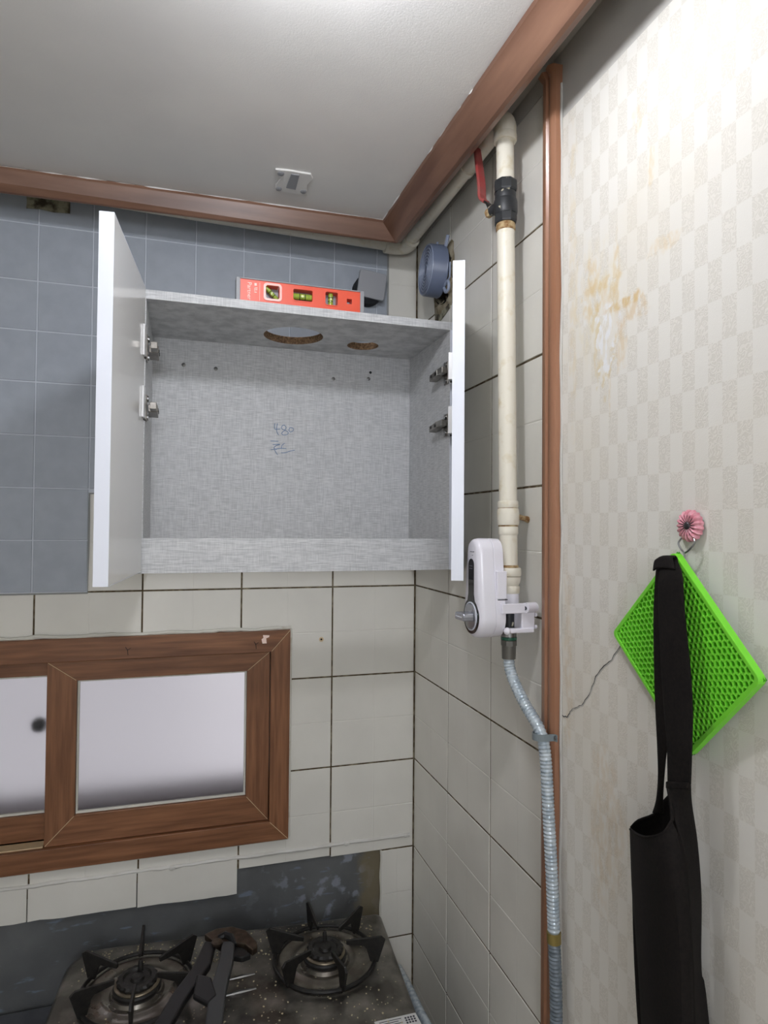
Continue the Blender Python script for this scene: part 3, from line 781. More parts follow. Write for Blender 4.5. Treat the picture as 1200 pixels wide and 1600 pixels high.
MB().tube([LC+Vector((-.001, -.0530, .000)), LC+Vector((-.002, -.0535, -.03)), LC+Vector((-.002, -.040, -.037))], .0018, 6).build('rim_tab', 'silicone_line', ld)
MB().tube(bez([LC+Vector((-.004, -.030, -.040)), LC+Vector((-.003, -.047, -.036)), LC+Vector((-.003, -.050, -.052)), LC+Vector((-.004, -.038, -.056)), LC+Vector((-.004, -.029, -.044))], 5), .0032, 7).build('pull_tab', 'silicone_line', ld, smooth=True)
MB().tube([LC+Vector((-.003, -.034, .040)), LC+Vector((-.003, -.046, .058))], .0036, 7).build('pull_tab', 'silicone_line', ld)
MB().tube([LC+Vector((-.006, .010, .050)), LC+Vector((-.006, .004, .064))], .0026, 7).build('pull_tab', 'silicone_line', ld)

# painted-over clip plate on the ceiling
cp = thing('ceiling_clip', 'painted-over clip plate with a grey slot on the ceiling', 'clip plate', (-.335, -.238, ZC))
MB().prism([(-.3694, -.2727), (-.345, -.276), (-.3053, -.2758), (-.299, -.262), (-.3055, -.235), (-.2989, -.2021), (-.33, -.197), (-.3598, -.1998), (-.362, -.22), (-.356, -.245)],
           lambda a, b, h: (a, b, h), ZC-.0035, ZC).build('plate', 'ceiling_paper', cp, bevel=.0012)
MB().prism([(-.3402, -.269), (-.3252, -.2694), (-.3235, -.2164), (-.3418, -.2177)], lambda a, b, h: (a, b, h), ZC-.0050, ZC-.0030).build('slot', 'grey_plastic', cp, bevel=.0008)
for x, y in ((-.358, -.262), (-.354, -.208), (-.308, -.212)):
    MB().ball((x, y, ZC-.0035), .006, 6, (1, 1.3, .3)).build('torn_corner', 'grey_plastic', cp, smooth=True)

# ceiling lamp near the cabinet; unseen globe added behind the camera as fill light
def lamp(pos, r, mat, label):
    x, y, z = pos
    o = thing('lamp_or_fill', label, 'lamp', (x, y, ZC))
    nk = .02 if r < .1 else .006
    MB().lathe([(0, ZC-.0002), (.055, ZC-.0002), (.055, ZC-.012), (nk*1.4, ZC-.02), (nk, z+r*.9), (0, z+r*.9)], (x, y, 0), (0, 0, 1), 28).build('lamp_base', 'white_plastic', o, smooth=True)
    MB().ball((x, y, z), r, 12).build('bulb', mat, o, smooth=True)
lamp(LAMP_POS, .032, 'lamp_glow', 'round bulb lamp on the ceiling in front of the cabinet')
lamp(FILL_POS, .15, 'fill_glow', 'large white unseen globe added behind the camera as fill light')

# ================================================================== GAS PIPE
gp = thing('gas_pipe', 'cream-painted gas pipe with black valve and red lever on the right wall', 'pipe', (-.04, -.53, .235))
PX = -.04; R = .0138
PT = Vector((PX, -.5125, .952)); PB = Vector((PX, -.5305, .236))
pz = lambda z: PB.lerp(PT, (z-PB.z)/(PT.z-PB.z))
MB().tube([pz(.952), pz(.868)], R, 24).build('upper_pipe', 'cream_paint', gp, smooth=True)
MB().tube([pz(.820), pz(.275)], R, 24).build('vertical_pipe', 'cream_paint', gp, smooth=True)
def ring(z0, z1, r, mat, name, seg=24, prof=None):
    a, b = pz(z0), pz(z1); h = (b-a).length
    pr = prof or [(R*.9, 0), (r*.94, 0), (r, h*.15), (r, h*.85), (r*.94, h), (R*.9, h)]
    return MB().lathe(pr, a, b-a, seg).build(name, mat, gp, smooth=seg > 10)
ring(.944, .957, .0185, 'cream_paint', 'elbow_collar')
arc = [Vector((PX, -.5125, .950)), Vector((PX, -.5120, .968)), Vector((PX, -.503, .980)), Vector((PX, -.488, .983)), Vector((PX, -.47, .983))]
MB().tube(bez(arc, 6), .0180, 20).build('elbow', 'cream_paint', gp, smooth=True)
MB().tube([(PX, -.475, .981), (PX, -.30, .979), (PX, -.055, .978)], R, 20).build('wall_run', 'cream_paint', gp, smooth=True)
ar = bez([(PX, -.075, .976), (PX, -.050, .975), (PX-.008, -.036, .975), (PX-.025, -.030, .975), (PX-.05, -.030, .975)], 6)
MB().tube(ar, .0175, 18).build('elbow', 'cream_paint', gp, smooth=True)
MB().tube([(PX-.045, -.030, .977), (-.35, -.027, .983), (-1.4, -.019, 1.008)], R, 18).build('wall_run', 'cream_paint', gp, smooth=True)
MB().tube([(PX, -.375, .980), (PX, -.360, .980)], .0165, 20).build('pipe_collar', 'cream_paint', gp, smooth=True)
# ball valve
ring(.862, .880, .0185, 'valve_black', 'valve_nut', 8)
ring(.846, .863, .0165, 'valve_black', 'valve_neck')
vb = ring(.826, .850, .0185, 'valve_black', 'valve_body')
ring(.812, .832, .0178, 'valve_black', 'valve_nut', 8)
ring(.800, .812, .0150, 'rust', 'thread_rust')
vc_ = pz(.842)
MB().tube([vc_, vc_+Vector((-.012, .026, .002))], .0085, 12).build('valve_stem', 'valve_black', vb, smooth=True)
MB().lathe([(.006, 0), (.0075, .002), (.0075, .008), (.004, .010), (0, .010)], vc_+Vector((-.012, .026, .0)), (-.35, .93, 0), 6).build('stem_nut', 'rust', vb)
lev = bez([vc_+Vector((-.011, .028, .004)), vc_+Vector((-.013, .033, .016)), vc_+Vector((-.014, .042, .024)), vc_+Vector((-.015, .053, .036)), vc_+Vector((-.015, .056, .06)), vc_+Vector((-.015, .066, .10)), vc_+Vector((-.015, .074, .130))], 5)
def ribbon(pts, width, wdir, thick):
    """flat strap along pts; wdir = direction across"""
    m = MB(); pts = [Vector(p) for p in pts]; vs = []; fs = []
    for i, p in enumerate(pts):
        wd = Vector(wdir[i] if isinstance(wdir, list) else wdir).normalized()
        ww = width[i] if isinstance(width, list) else width
        tn = (pts[min(i+1, len(pts)-1)]-pts[max(i-1, 0)]).normalized(); nn = tn.cross(wd).normalized()
        for sx, sn in ((-1, -1), (1, -1), (1, 1), (-1, 1)): vs.append(p+wd*sx*ww/2+nn*sn*thick/2)
    for i in range(len(pts)-1):
        for j in range(4): fs.append((i*4+j, i*4+(j+1) % 4, i*4+4+(j+1) % 4, i*4+4+j))
    fs += [(3, 2, 1, 0), tuple(len(vs)-4+j for j in range(4))]
    return m.add(vs, fs)
k0 = [p for i, p in enumerate(lev)]
ribbon(k0[:12], .012, (.9, .35, 0), .003).build('lever_shank', 'dark_steel', vb)
lh = ribbon(k0[9:], [.014+.003*math.sin(PI*i/(len(k0)-10)) for i in range(len(k0)-9)], (.9, .35, 0), .0055).build('lever_handle', 'red_plastic', vb, bevel=.0015)
# couplings and wall spike
for z0, z1, r in ((.366, .377, .0158), (.340, .3655, .0168), (.325, .3385, .0152)):
    ring(z0, z1, r, 'cream_paint', 'coupling')
ring(.3375, .3405, .0150, 'rust', 'rust_ring')
ring(.3650, .3665, .0152, 'rust', 'rust_ring')
MB().tube([pz(.352)+Vector((.010, -.006, .002)), (-.012, -.524, .351), (.0, -.5176, .349)], [.0045, .004, .0055], 8).build('wall_spike', 'rust', gp)
ring(.2745, .279, .0150, 'rust', 'rust_ring')
ring(.262, .275, .0190, 'cream_paint', 'socket')
ring(.247, .2625, .0170, 'cream_paint', 'socket', prof=[(.013, 0), (.0145, 0), (.0175, .006), (.0182, .014), (.013, .0155)])
ring(.236, .2475, .0165, 'cream_paint', 'socket')

# ================================================================== AUTOMATIC GAS SHUT-OFF
gd = thing('gas_shutoff_timer', 'white automatic gas shut-off device with silver dial clamped to the pipe', 'gas valve', (-.07, -.55, .17))
def teardrop(ytop, ybot, z0, z1, rt_, rb, n=14, dy=0):
    """outline in (y, z): big round bottom, smaller round top"""
    out = []
    cb = (ybot, z0+rb); ct = (ytop, z1-rt_)
    for k in range(n+1):
        a = math.radians(180+180*k/n); out.append((cb[0]+rb*math.cos(a)*1.0, cb[1]+rb*math.sin(a)))
    for k in range(n+1):
        a = math.radians(0+180*k/n); out.append((ct[0]+rt_*math.cos(a), ct[1]+rt_*math.sin(a)))
    return out
def loft(outline_fn, hs, name, mat, parent, smooth=True):
    m = MB(); rings = [outline_fn(s) for h, s in hs]; n = len(rings[0])
    vs = [(-h, a, b) for (h, s), rg in zip(hs, rings) for a, b in rg]
    fs = [(r*n+i, r*n+(i+1) % n, (r+1)*n+(i+1) % n, (r+1)*n+i) for r in range(len(hs)-1) for i in range(n)]
    fs += [tuple(range(n)), tuple((len(hs)-1)*n+i for i in range(n-1, -1, -1))]
    m.add(vs, fs); return m.build(name, mat, parent, smooth=smooth)
DY = -.5285
def dev(s): return teardrop(DY, DY, .1705+s, .3200-s, .0210-s, .0318-s)
loft(dev, [(.058, .004), (.060, .0005), (.074, .0), (.075, .0008)], 'rear_shell', 'white_plastic', gd)
loft(dev, [(.0752, .0008), (.0762, .0), (.092, .0), (.0975, .0015), (.1005, .0048), (.1015, .008)], 'front_shell', 'white_plastic', gd)
# dark display panel: narrow window flaring into a ring round the dial
pan = []
cz, rr = .2030, .0262
for k_ in range(25):
    a = math.radians(118+304*k_/24); pan.append((DY+rr*math.cos(a), cz+rr*math.sin(a)))
pan += [(DY+.0092, .2370), (DY+.0092, .280)] + [(DY+.0092*math.cos(math.radians(18*q)), .280+.0092*math.sin(math.radians(18*q))) for q in range(1, 10)] + [(DY-.0092, .280), (DY-.0092, .2370)]
MB().prism(pan, RIGHT, .1005, .1022).build('display_panel', 'black_gloss', gd)
MB().lathe([(.0216, .1015), (.0216, .1030), (.0199, .1034), (.0195, .1020)], (0, DY, cz), (-1, 0, 0), 40).build('dial_ring', 'white_edge', gd, smooth=True)
MB().lathe([(.0193, .1015), (.0187, .1040), (0, .1050)], (0, DY, cz), (-1, 0, 0), 36).build('dial_face', 'silver_plastic', gd, smooth=True)
kn = MB().prism([(DY-.016, cz-.0055), (DY+.016, cz-.0055), (DY+.017, cz+.001), (DY+.015, cz+.0058), (DY-.015, cz+.0058), (DY-.017, cz+.001)], RIGHT, .104, .1215).build('dial_knob', 'silver_plastic', gd, bevel=.002)
bx('knob_pointer', 'white_edge', kn, -.1219, -.1213, DY-.010, DY+.012, cz-.0008, cz+.0008)
# small print above the panel (too small to read) and two marks on the display
for a, b, ww, hh in ((.0085, .3000, .0012, .0016), (.0050, .2998, .0022, .0010), (.0010, .2998, .0022, .0010), (-.0030, .2998, .0020, .0010), (.004, .2945, .0035, .0006)):
    MB().box(-.1022, -.1012, DY-a-ww/2, DY-a+ww/2, b-hh/2, b+hh/2).build('print_mark', 'black_print', gd)
for zz in (.2785, .2745):
    MB().box(-.1026, -.1021, DY-.006, DY+.005, zz-.0005, zz+.0005).build('print_mark', 'silver_plastic', gd)
bx('side_lid', 'white_plastic', gd, -.074, -.058, DY-.0302, DY-.020, .231, .272, bevel=.0012)
bx('lid_slot', 'black_print', gd, -.072, -.056, DY-.0289, DY-.02, .2288, .2302)
# clamp bracket gripping the pipe end
bx('bracket_arm', 'white_plastic', gd, -.068, -.0285, -.5640, -.5565, .2095, .2240, bevel=.0012)
MB().tube([(-.030, -.5630, .2175), (-.010, -.5560, .2170)], .0078, 16).build('bracket_boss', 'white_plastic', gd, smooth=True)
MB().lathe([(.0030, 0), (.0030, .0008), (0, .0004)], (-.0305, -.5640, .2170), (-.9, -.4, 0), 12).build('clamp_screw', 'black_print', gd)
bx('bracket_plate', 'white_plastic', gd, -.034, -.012, -.5600, -.5300, .1840, .2130, bevel=.002)
bx('bracket_foot', 'white_plastic', gd, -.060, -.014, -.5620, -.5520, .1800, .1870, bevel=.0015)
MB().tube([(-.0115, -.5580, .2060), (-.0085, -.5580, .2060)], .003, 10).build('bracket_boss', 'white_plastic', gd)
MB().tube([(-.0115, -.5580, .1880), (-.0085, -.5580, .1880)], .003, 10).build('bracket_boss', 'white_plastic', gd)
MB().ball((-.058, -.5600, .1835), .0055, 8).build('bracket_boss', 'white_plastic', gd, smooth=True)
MB().tube([(PX, -.5305, .238), (PX, -.5308, .222)], .0155, 20).build('collar', 'white_plastic', gd, smooth=True)

# ================================================================== HOSE
gh = thing('gas_hose', 'ribbed pale grey gas hose hanging from the shut-off device down the brown strip', 'hose', (-.03, -.62, -.6))
MB().tube([(PX, -.5308, .236), (PX, -.5312, .170)], .0085, 18).build('inlet_valve', 'valve_black', gh, smooth=True)
MB().lathe([(.009, .0), (.0118, .0), (.0118, .012), (.009, .012)], (PX, -.5312, .1705), (0, 0, 1), 20).build('label_collar', 'steel', gh, smooth=True)
MB().lathe([(.010, 0), (.0122, .0005), (.0122, .0045), (.010, .005)], (PX, -.5312, .1655), (0, 0, 1), 20).build('green_ring', 'green_paint', gh, smooth=True)
MB().lathe([(.010, 0), (.0125, .0005), (.0125, .008), (.010, .0085)], (PX, -.5312, .157), (0, 0, 1), 8).build('hose_nut', 'grey_metal', gh)
MB().lathe([(.006, 0), (.0105, .0005), (.0110, .021), (.009, .022)], (PX, -.5312, .1365), (0, 0, 1), 20).build('hose_ferrule', 'grey_metal', gh, smooth=True)
hp = bez([(-.040, -.5312, .138), (-.039, -.5330, .122), (-.037, -.5440, .1035), (-.033, -.5700, .0760), (-.0285, -.6010, .0500), (-.0255, -.6120, .0180), (-.0240, -.6190, -.0650), (-.0225, -.6255, -.1480), (-.0215, -.6290, -.2200), (-.0200, -.6330, -.33), (-.020, -.6340, -.60), (-.020, -.6340, -.90)], 14)
hr = []
pts2 = []; acc = 0
for i, p in enumerate(hp):
    if i: acc += (p-hp[i-1]).length
# resample evenly for the ribs
L_ = [0]
for i in range(1, len(hp)): L_.append(L_[-1]+(hp[i]-hp[i-1]).length)
def at_len(s):
    for i in range(1, len(hp)):
        if L_[i] >= s:
            return hp[i-1].lerp(hp[i], (s-L_[i-1])/(L_[i]-L_[i-1]))
    return hp[-1]
def hose_part(s0, s1, name, mat):
    n = int((s1-s0)/.0012); P = [at_len(s0+(s1-s0)*i/n) for i in range(n+1)]
    rr_ = [.0083+.0006*math.sin(2*PI*(s0+(s1-s0)*i/n)/.0052) for i in range(n+1)]
    return MB().tube(P, rr_, 14).build(name, mat, gh, smooth=True)
S1 = L_[-1]; sb = next(L_[i] for i in range(len(hp)) if hp[i].z < -.2150)
hose_part(0, sb, 'clear_hose', 'hose_film')
hose_part(sb+.012, S1, 'grey_hose', 'hose_grey')
MB().tube([at_len(sb-.001), at_len(sb+.013)], .0098, 18).build('joint_band', 'brass_band', gh, smooth=True)
hc = thing('hose_clip', 'small grey metal clip screwed to the brown strip around the hose', 'clip', (-.02, -.605, .04))
ribbon(bez([(-.0145, -.5870, .0395), (-.026, -.5885, .0400), (-.0375, -.5985, .0410), (-.0385, -.6085, .0415), (-.030, -.6160, .042), (-.0165, -.6190, .0425), (-.0150, -.6260, .0430)], 5), .0095, (0, 0, 1), .0016).build('strap', 'clip_grey', hc)
MB().lathe([(.0032, 0), (.0030, .0014), (0, .0018)], (-.0155, -.6215, .0427), (-1, 0, 0), 14).build('screw', 'steel', hc, smooth=True)
# pale hose beside the stove
sh = bez([(-.060, -.075, -.62), (-.075, -.17, -.585), (-.085, -.27, -.565), (-.088, -.36, -.562), (-.10, -.46, -.60), (-.11, -.55, -.70)], 16)
tag(MB().tube(sh, [.009+.0006*(i % 2) for i in range(len(sh))], 14).build('stove_hose', 'hose_film', smooth=True), 'pale gas hose in the gap between stove and right wall', 'hose')

# ================================================================== FLOWER HOOK, MAT, APRON on the wallpaper
fh = thing('flower_hook', 'pink flower-shaped wall hook with silver wire ring', 'hook', (0, -.862, .34))
FC = Vector((-.0025, -.8645, .3400))
NP = 17; m = MB()
vs = []; fs = []
NR = 85
rads_ = [(.0, .0062), (.0045, .0066), (.009, .0082), (.0128, .0078), (.0158, .0050), (.0165, .0015), (.0160, .0)]
for (r, h) in rads_:
    for j in range(NR):
        a = 2*PI*j/NR; wv = math.cos(a*NP/1.0)
        rr_ = r*(1+.05*wv*(r/.0155)); hh = h + (.0009*wv if r > .003 else 0)*(1 if h > 0 else 0)
        vs.append(FC + Vector((-hh, rr_*math.cos(a), rr_*math.sin(a))))
for i in range(len(rads_)-1):
    for j in range(NR): fs.append((i*NR+j, i*NR+(j+1) % NR, (i+1)*NR+(j+1) % NR, (i+1)*NR+j))
m.add(vs, fs).build('petals', 'flower_pink', fh, smooth=True)
MB().ball(FC+Vector((-.0064, .0, 0)), .0044, 8, (.6, 1, 1)).build('flower_centre', 'flower_dark', fh, smooth=True)
for j in range(NP):
    a = 2*PI*(j+.5)/NP
    MB().tube([FC+Vector((-.0066, .0035*math.cos(a), .0035*math.sin(a))), FC+Vector((-.0078, .0112*math.cos(a), .0112*math.sin(a)))], [.0007, .0002], 5).build('petal_vein', 'flower_dark', fh)
hk = bez([(-.009, -.8565, .3270), (-.0105, -.8535, .3215), (-.012, -.8590, .3150), (-.013, -.8640, .3115), (-.0135, -.8655, .3050), (-.016, -.8655, .2985), (-.0215, -.8655, .2975), (-.026, -.8655, .3010)], 6)
MB().tube(hk, .0010, 8).build('wire_hook', 'steel', fh, smooth=True)
hk2 = bez([(-.009, -.8740, .3265), (-.0105, -.8760, .3215), (-.012, -.8700, .3145), (-.013, -.8655, .3115)], 6)
MB().tube(hk2, .0010, 8).build('wire_hook', 'steel', fh, smooth=True)

# honeycomb rubber mat hanging by one corner
mat_ = thing('honeycomb_mat', 'lime green honeycomb rubber trivet mat hanging diagonally behind the black strap', 'mat', (-.015, -.87, .104))
cT, cL, cB_, cR = Vector((-.0145, -.8590, .3128)), Vector((-.0040, -.7440, .2085)), Vector((-.0075, -.8720, .1025)), Vector((-.0170, -.9690, .2025))
# true square: derive from centre and half diagonals
ctr = (cT+cL+cB_+cR)/4
def MP(s, t_, h):
    p = (cT*(1-s)*(1-t_)+cR*s*(1-t_)+cL*(1-s)*t_+cB_*s*t_)
    return p + MN*h
MN = ((cR-cL).cross(cB_-cT)).normalized()
if MN.x > 0: MN = -MN
side = ((cR-cT).length + (cL-cT).length)/2
TH = .0070
m = MB()
hole = lambda s, t_: (s+t_) < .235 and min(s, t_) > .055
# base sheet with a triangular hanging cut-out in the top corner
NG = 24; m0 = MB()
for i in range(NG):
    for j in range(NG):
        s0, s1, t0, t1 = i/NG, (i+1)/NG, j/NG, (j+1)/NG
        if hole((s0+s1)/2, (t0+t1)/2): continue
        m0.add([MP(s0, t0, .0), MP(s1, t0, .0), MP(s1, t1, .0), MP(s0, t1, .0)], [(0, 1, 2, 3)])
        m0.add([MP(s0, t0, .0022), MP(s1, t0, .0022), MP(s1, t1, .0022), MP(s0, t1, .0022)], [(0, 1, 2, 3)])
m0.build('base_sheet', 'green_rubber_cell', mat_)
pit = .0465; Rh = pit/math.sqrt(3)
rows = int(1/(pit*math.sqrt(3)/2))
def clampv(v): return min(max(v, .026), .974)
for j in range(rows+2):
    for i in range(int(1/pit)+2):
        s = (i+(.5 if j % 2 else 0))*pit; t_ = j*pit*math.sqrt(3)/2
        if not (.012 < s < .988 and .012 < t_ < .988) or hole(s, t_): continue
        o_ = [(clampv(s+Rh*math.cos(PI/6+PI/3*k_)), clampv(t_+Rh*math.sin(PI/6+PI/3*k_))) for k_ in range(6)]
        q_ = [(s+(a-s)*.79, t_+(b-t_)*.79) for a, b in o_]
        vs = [MP(a, b, TH) for a, b in o_]+[MP(a, b, TH) for a, b in q_]+[MP(a*.96+s*.04, b*.96+t_*.04, .0020) for a, b in q_]
        m.add(vs, [(k_, (k_+1) % 6, 6+(k_+1) % 6, 6+k_) for k_ in range(6)]+[(6+k_, 6+(k_+1) % 6, 12+(k_+1) % 6, 12+k_) for k_ in range(6)])
gr = m.build('honeycomb_ribs', 'green_rubber', mat_, weld=False); gr['kind'] = 'stuff'
rim = MB()
ro = rounded(-.004, 1.004, -.004, 1.004, .045); ri = rounded(.026, .974, .026, .974, .03)
n = len(ro)
vs = [MP(a, b, TH+.0006) for a, b in ri]+[MP(a, b, TH+.0006) for a, b in ro]+[MP(a, b, -.0005) for a, b in ro]+[MP(a, b, .0) for a, b in ri]
rim.add(vs, [(r*n+i, r*n+(i+1) % n, ((r+1) % 4)*n+(i+1) % n, ((r+1) % 4)*n+i) for r in range(4) for i in range(n)])
rim.build('rim', 'green_rubber', mat_, bevel=.0006)
tri = [(.055, .055), (.18, .055), (.055, .18)]
for k_ in range(3):
    a, b = tri[k_], tri[(k_+1) % 3]
    MB().tube([MP(*a, .004), MP(*b, .004)], .0026, 6).build('hole_rim', 'green_rubber', mat_)

# black apron with looped strap
ap = thing('apron', 'black cloth apron hanging folded by its looped strap from the flower hook', 'apron', (-.04, -.87, -.5))
def strip_mesh(rows_, name, thick, parent=ap, mat='black_cloth'):
    """rows_: list of rows of points"""
    m = MB(); n = len(rows_[0])
    vs = [p for r in rows_ for p in r]
    m.add(vs, [(i*n+j, i*n+j+1, (i+1)*n+j+1, (i+1)*n+j) for i in range(len(rows_)-1) for j in range(n-1)])
    return m.build(name, mat, parent, smooth=True, solid=thick)
def strand(cl, widths, wdirs, name):
    """cloth strap: centre line points, widths and crosswise directions, slightly cupped"""
    cl2 = bez(cl, 8); nn = len(cl2); rows_ = []
    for i, p in enumerate(cl2):
        u = i/(nn-1)*(len(widths)-1); k = min(int(u), len(widths)-2); fr = u-k
        wd = (Vector(wdirs[k])*(1-fr)+Vector(wdirs[k+1])*fr).normalized(); ww = widths[k]*(1-fr)+widths[k+1]*fr
        rows_.append([p + wd*ww*(q/4-.5) + Vector((-.0018*(1-((q/2)-1)**2), 0, 0)) for q in range(5)])
    return strip_mesh(rows_, name, .0016)
def smooth_rows(rows_, name, nu=3, nv=5, thick=.0016):
    R1 = [bez(r, nu) for r in rows_]
    cols_ = [bez([R1[i][j] for i in range(len(R1))], nv) for j in range(len(R1[0]))]
    return strip_mesh([[c[i] for c in cols_] for i in range(len(cols_[0]))], name, thick)
def cup(l, r, d):
    l, r = Vector(l), Vector(r); return [l, l.lerp(r, .25)+Vector((-d*.75, 0, 0)), l.lerp(r, .5)+Vector((-d, 0, 0)), l.lerp(r, .75)+Vector((-d*.75, 0, 0)), r]
# near strand, from the top fold down to the right corner of the bib
smooth_rows([cup(*e, .002) for e in (((-.030, -.8568, .3031), (-.030, -.8740, .3041)), ((-.040, -.8590, .2873), (-.040, -.8918, .2897)), ((-.042, -.8613, .2476), (-.042, -.8974, .2524)),
             ((-.043, -.8662, .1892), (-.043, -.9059, .1978)), ((-.044, -.8710, .1513), (-.044, -.9094, .1618)), ((-.046, -.8778, .1148), (-.046, -.9106, .1256)), ((-.046, -.8786, .0793), (-.046, -.9089, .0908)))], 'strap')
# far strand, behind it, twisting narrower down to the back of the bib
smooth_rows([cup(*e, .0015) for e in (((-.030, -.8452, .3018), (-.030, -.8662, .3029)), ((-.030, -.8422, .2858), (-.030, -.8661, .2876)), ((-.030, -.8392, .2443), (-.030, -.8660, .2479)), ((-.030, -.8401, .1828), (-.030, -.8705, .1894)),
             ((-.031, -.8432, .1427), (-.031, -.8670, .1492)), ((-.033, -.8484, .1039), (-.033, -.8618, .1083)), ((-.030, -.8458, .0725), (-.030, -.8544, .0757)), ((-.026, -.8380, .0453), (-.026, -.8478, .0492)), ((-.022, -.8272, .0266), (-.022, -.8430, .0333)))], 'strap')
# folded top of the loop over the hook
smooth_rows([[(-.0235, -.8455, .2950), (-.0235, -.8550, .2960), (-.0240, -.8680, .2960)], [(-.0245, -.8450, .3010), (-.0250, -.8550, .3045), (-.0260, -.8690, .3055)], [(-.0290, -.8452, .3035), (-.0300, -.8555, .3075), (-.0310, -.8710, .3085)],
             [(-.0345, -.8460, .3020), (-.0360, -.8570, .3060), (-.0370, -.8750, .3060)], [(-.0390, -.8490, .2920), (-.0405, -.8600, .2960), (-.0410, -.8830, .2960)]], 'strap_fold')
# bib: open front fold, side fold under the near strap, back sheet along the wall
FR = [[(-.022, -.7900, -.0079), (-.052, -.8419, .0131), (-.066, -.8747, .0279), (-.066, -.8947, .0407), (-.058, -.8977, .0533)],
      [(-.022, -.7911, -.0320), (-.052, -.8438, -.0027), (-.068, -.8827, .0180), (-.068, -.9049, .0286), (-.056, -.9090, .0319)],
      [(-.022, -.7944, -.0830), (-.052, -.8478, -.0491), (-.068, -.8899, -.0236), (-.068, -.9132, -.0091), (-.056, -.9154, -.0069)],
      [(-.022, -.8040, -.1569), (-.052, -.8555, -.1179), (-.068, -.8986, -.0851), (-.068, -.9205, -.0687), (-.056, -.9209, -.0659)],
      [(-.022, -.8093, -.2165), (-.052, -.8612, -.1721), (-.068, -.9019, -.1371), (-.068, -.9219, -.1214), (-.056, -.9223, -.1208)],
      [(-.022, -.8300, -.4800), (-.052, -.8750, -.4800), (-.068, -.9120, -.4800), (-.068, -.9300, -.4800), (-.056, -.9330, -.4800)]]
smooth_rows(FR, 'front_fold')
SR = [[(-.050, -.8824, .0799), (-.040, -.8860, .0808), (-.026, -.8869, .0803)], [(-.053, -.8928, .0581), (-.040, -.8912, .0608), (-.022, -.8834, .0599)],
      [(-.054, -.9067, .0306), (-.038, -.8991, .0273), (-.018, -.8866, .0206)], [(-.054, -.9132, -.0084), (-.036, -.9026, -.0188), (-.016, -.8893, -.0322)],
      [(-.054, -.9187, -.0677), (-.036, -.9048, -.0847), (-.016, -.8891, -.1030)], [(-.054, -.9201, -.1228), (-.036, -.9103, -.1349), (-.016, -.8988, -.1493)],
      [(-.054, -.9320, -.4800), (-.036, -.9350, -.4800), (-.016, -.9380, -.4800)]]
smooth_rows(SR, 'side_fold')
smooth_rows([[(-.018, -.7848, -.0071), (-.020, -.7995, .0069), (-.018, -.8234, .0238), (-.016, -.8300, .0361), (-.014, -.8434, .0529)],
             [(-.014, -.7819, -.0375), (-.010, -.7968, -.0274), (-.009, -.8166, -.0146), (-.009, -.8316, -.0076), (-.009, -.8600, .0014)],
             [(-.014, -.7900, -.2000), (-.010, -.8050, -.2000), (-.009, -.8250, -.2000), (-.009, -.8450, -.2000), (-.009, -.8850, -.2000)],
             [(-.014, -.8250, -.4800), (-.010, -.8400, -.4800), (-.009, -.8600, -.4800), (-.009, -.8800, -.4800), (-.009, -.9150, -.4800)]], 'back_fold')
MB().tube(bez(FR[0], 5), .0016, 6).build('hem', 'black_cloth', ap, smooth=True)
MB().tube(bez([FR[0][-1]]+[(-.054, -.8920, .0640), (-.050, -.8824, .0799)], 5), .0016, 6).build('hem', 'black_cloth', ap, smooth=True)
ribbon([(-.0500, -.8810, .0805), (-.0480, -.8950, .0850), (-.0470, -.9085, .0895)], .007, (0, 0, 1), .0035).build('strap_seam', 'black_cloth', ap, bevel=.001)

# ================================================================== STOVE
ROT = math.radians(-4.4)
RC = Vector((-.1070, -.0925, 0))                 # back right corner of the hob
ru = Vector((-math.cos(ROT), -math.sin(ROT), 0)) # towards the left along the back edge
rv = Vector((-math.sin(ROT)*1.0, -math.cos(ROT), 0)); rv = Vector((ru.y, -ru.x, 0)) if ru.y*0+(-ru.x) < 0 else Vector((-ru.y, ru.x, 0))
def RP(a, b, z):
    p = RC + ru*a + rv*b; return Vector((p.x, p.y, z))
ZT = -.480
gs = thing('gas_range', 'dusty dark steel two-burner gas range in the bottom corner', 'gas stove', tuple(RP(.3, .22, -.598)))
RW, RD = .605, .43
def range_outline(ins, n=6):
    pts = rounded(ins, RW-ins, ins, RD-ins, .012, 3)
    # larger radius on the back left corner
    out = []
    for a, b in pts:
        out.append((a, b))
    return out
def corner_outline(ins):
    r1, r2, r3, r4 = .010, .055, .04, .02
    out = []
    for cx, cy, a0, r in ((r1+ins, r1+ins, 180, r1), (RW-ins-r2, r2+ins, 270, r2), (RW-ins-r3, RD-ins-r3, 0, r3), (r4+ins, RD-ins-r4, 90, r4)):
        for k in range(9):
            a = math.radians(a0+90*k/8); out.append((cx+r*math.cos(a), cy+r*math.sin(a)))
    return out
def range_loft(levels, name, mat):
    rings = [[RP(a, b, z) for a, b in corner_outline(i)] for i, z in levels]; n = len(rings[0]); m = MB()
    m.add([p for r in rings for p in r], [(r*n+i, r*n+(i+1) % n, (r+1)*n+(i+1) % n, (r+1)*n+i) for r in range(len(rings)-1) for i in range(n)]+[tuple(range(n)), tuple((len(rings)-1)*n+i for i in range(n-1, -1, -1))])
    return m.build(name, mat, gs, smooth=True)
range_loft([(.02, -.598), (.018, -.51), (.012, -.500)], 'body', 'hob_steel')
range_loft([(.004, -.502), (.0, -.496), (.0, -.488), (.004, -.482), (.010, ZT)], 'top_plate', 'hob_steel')
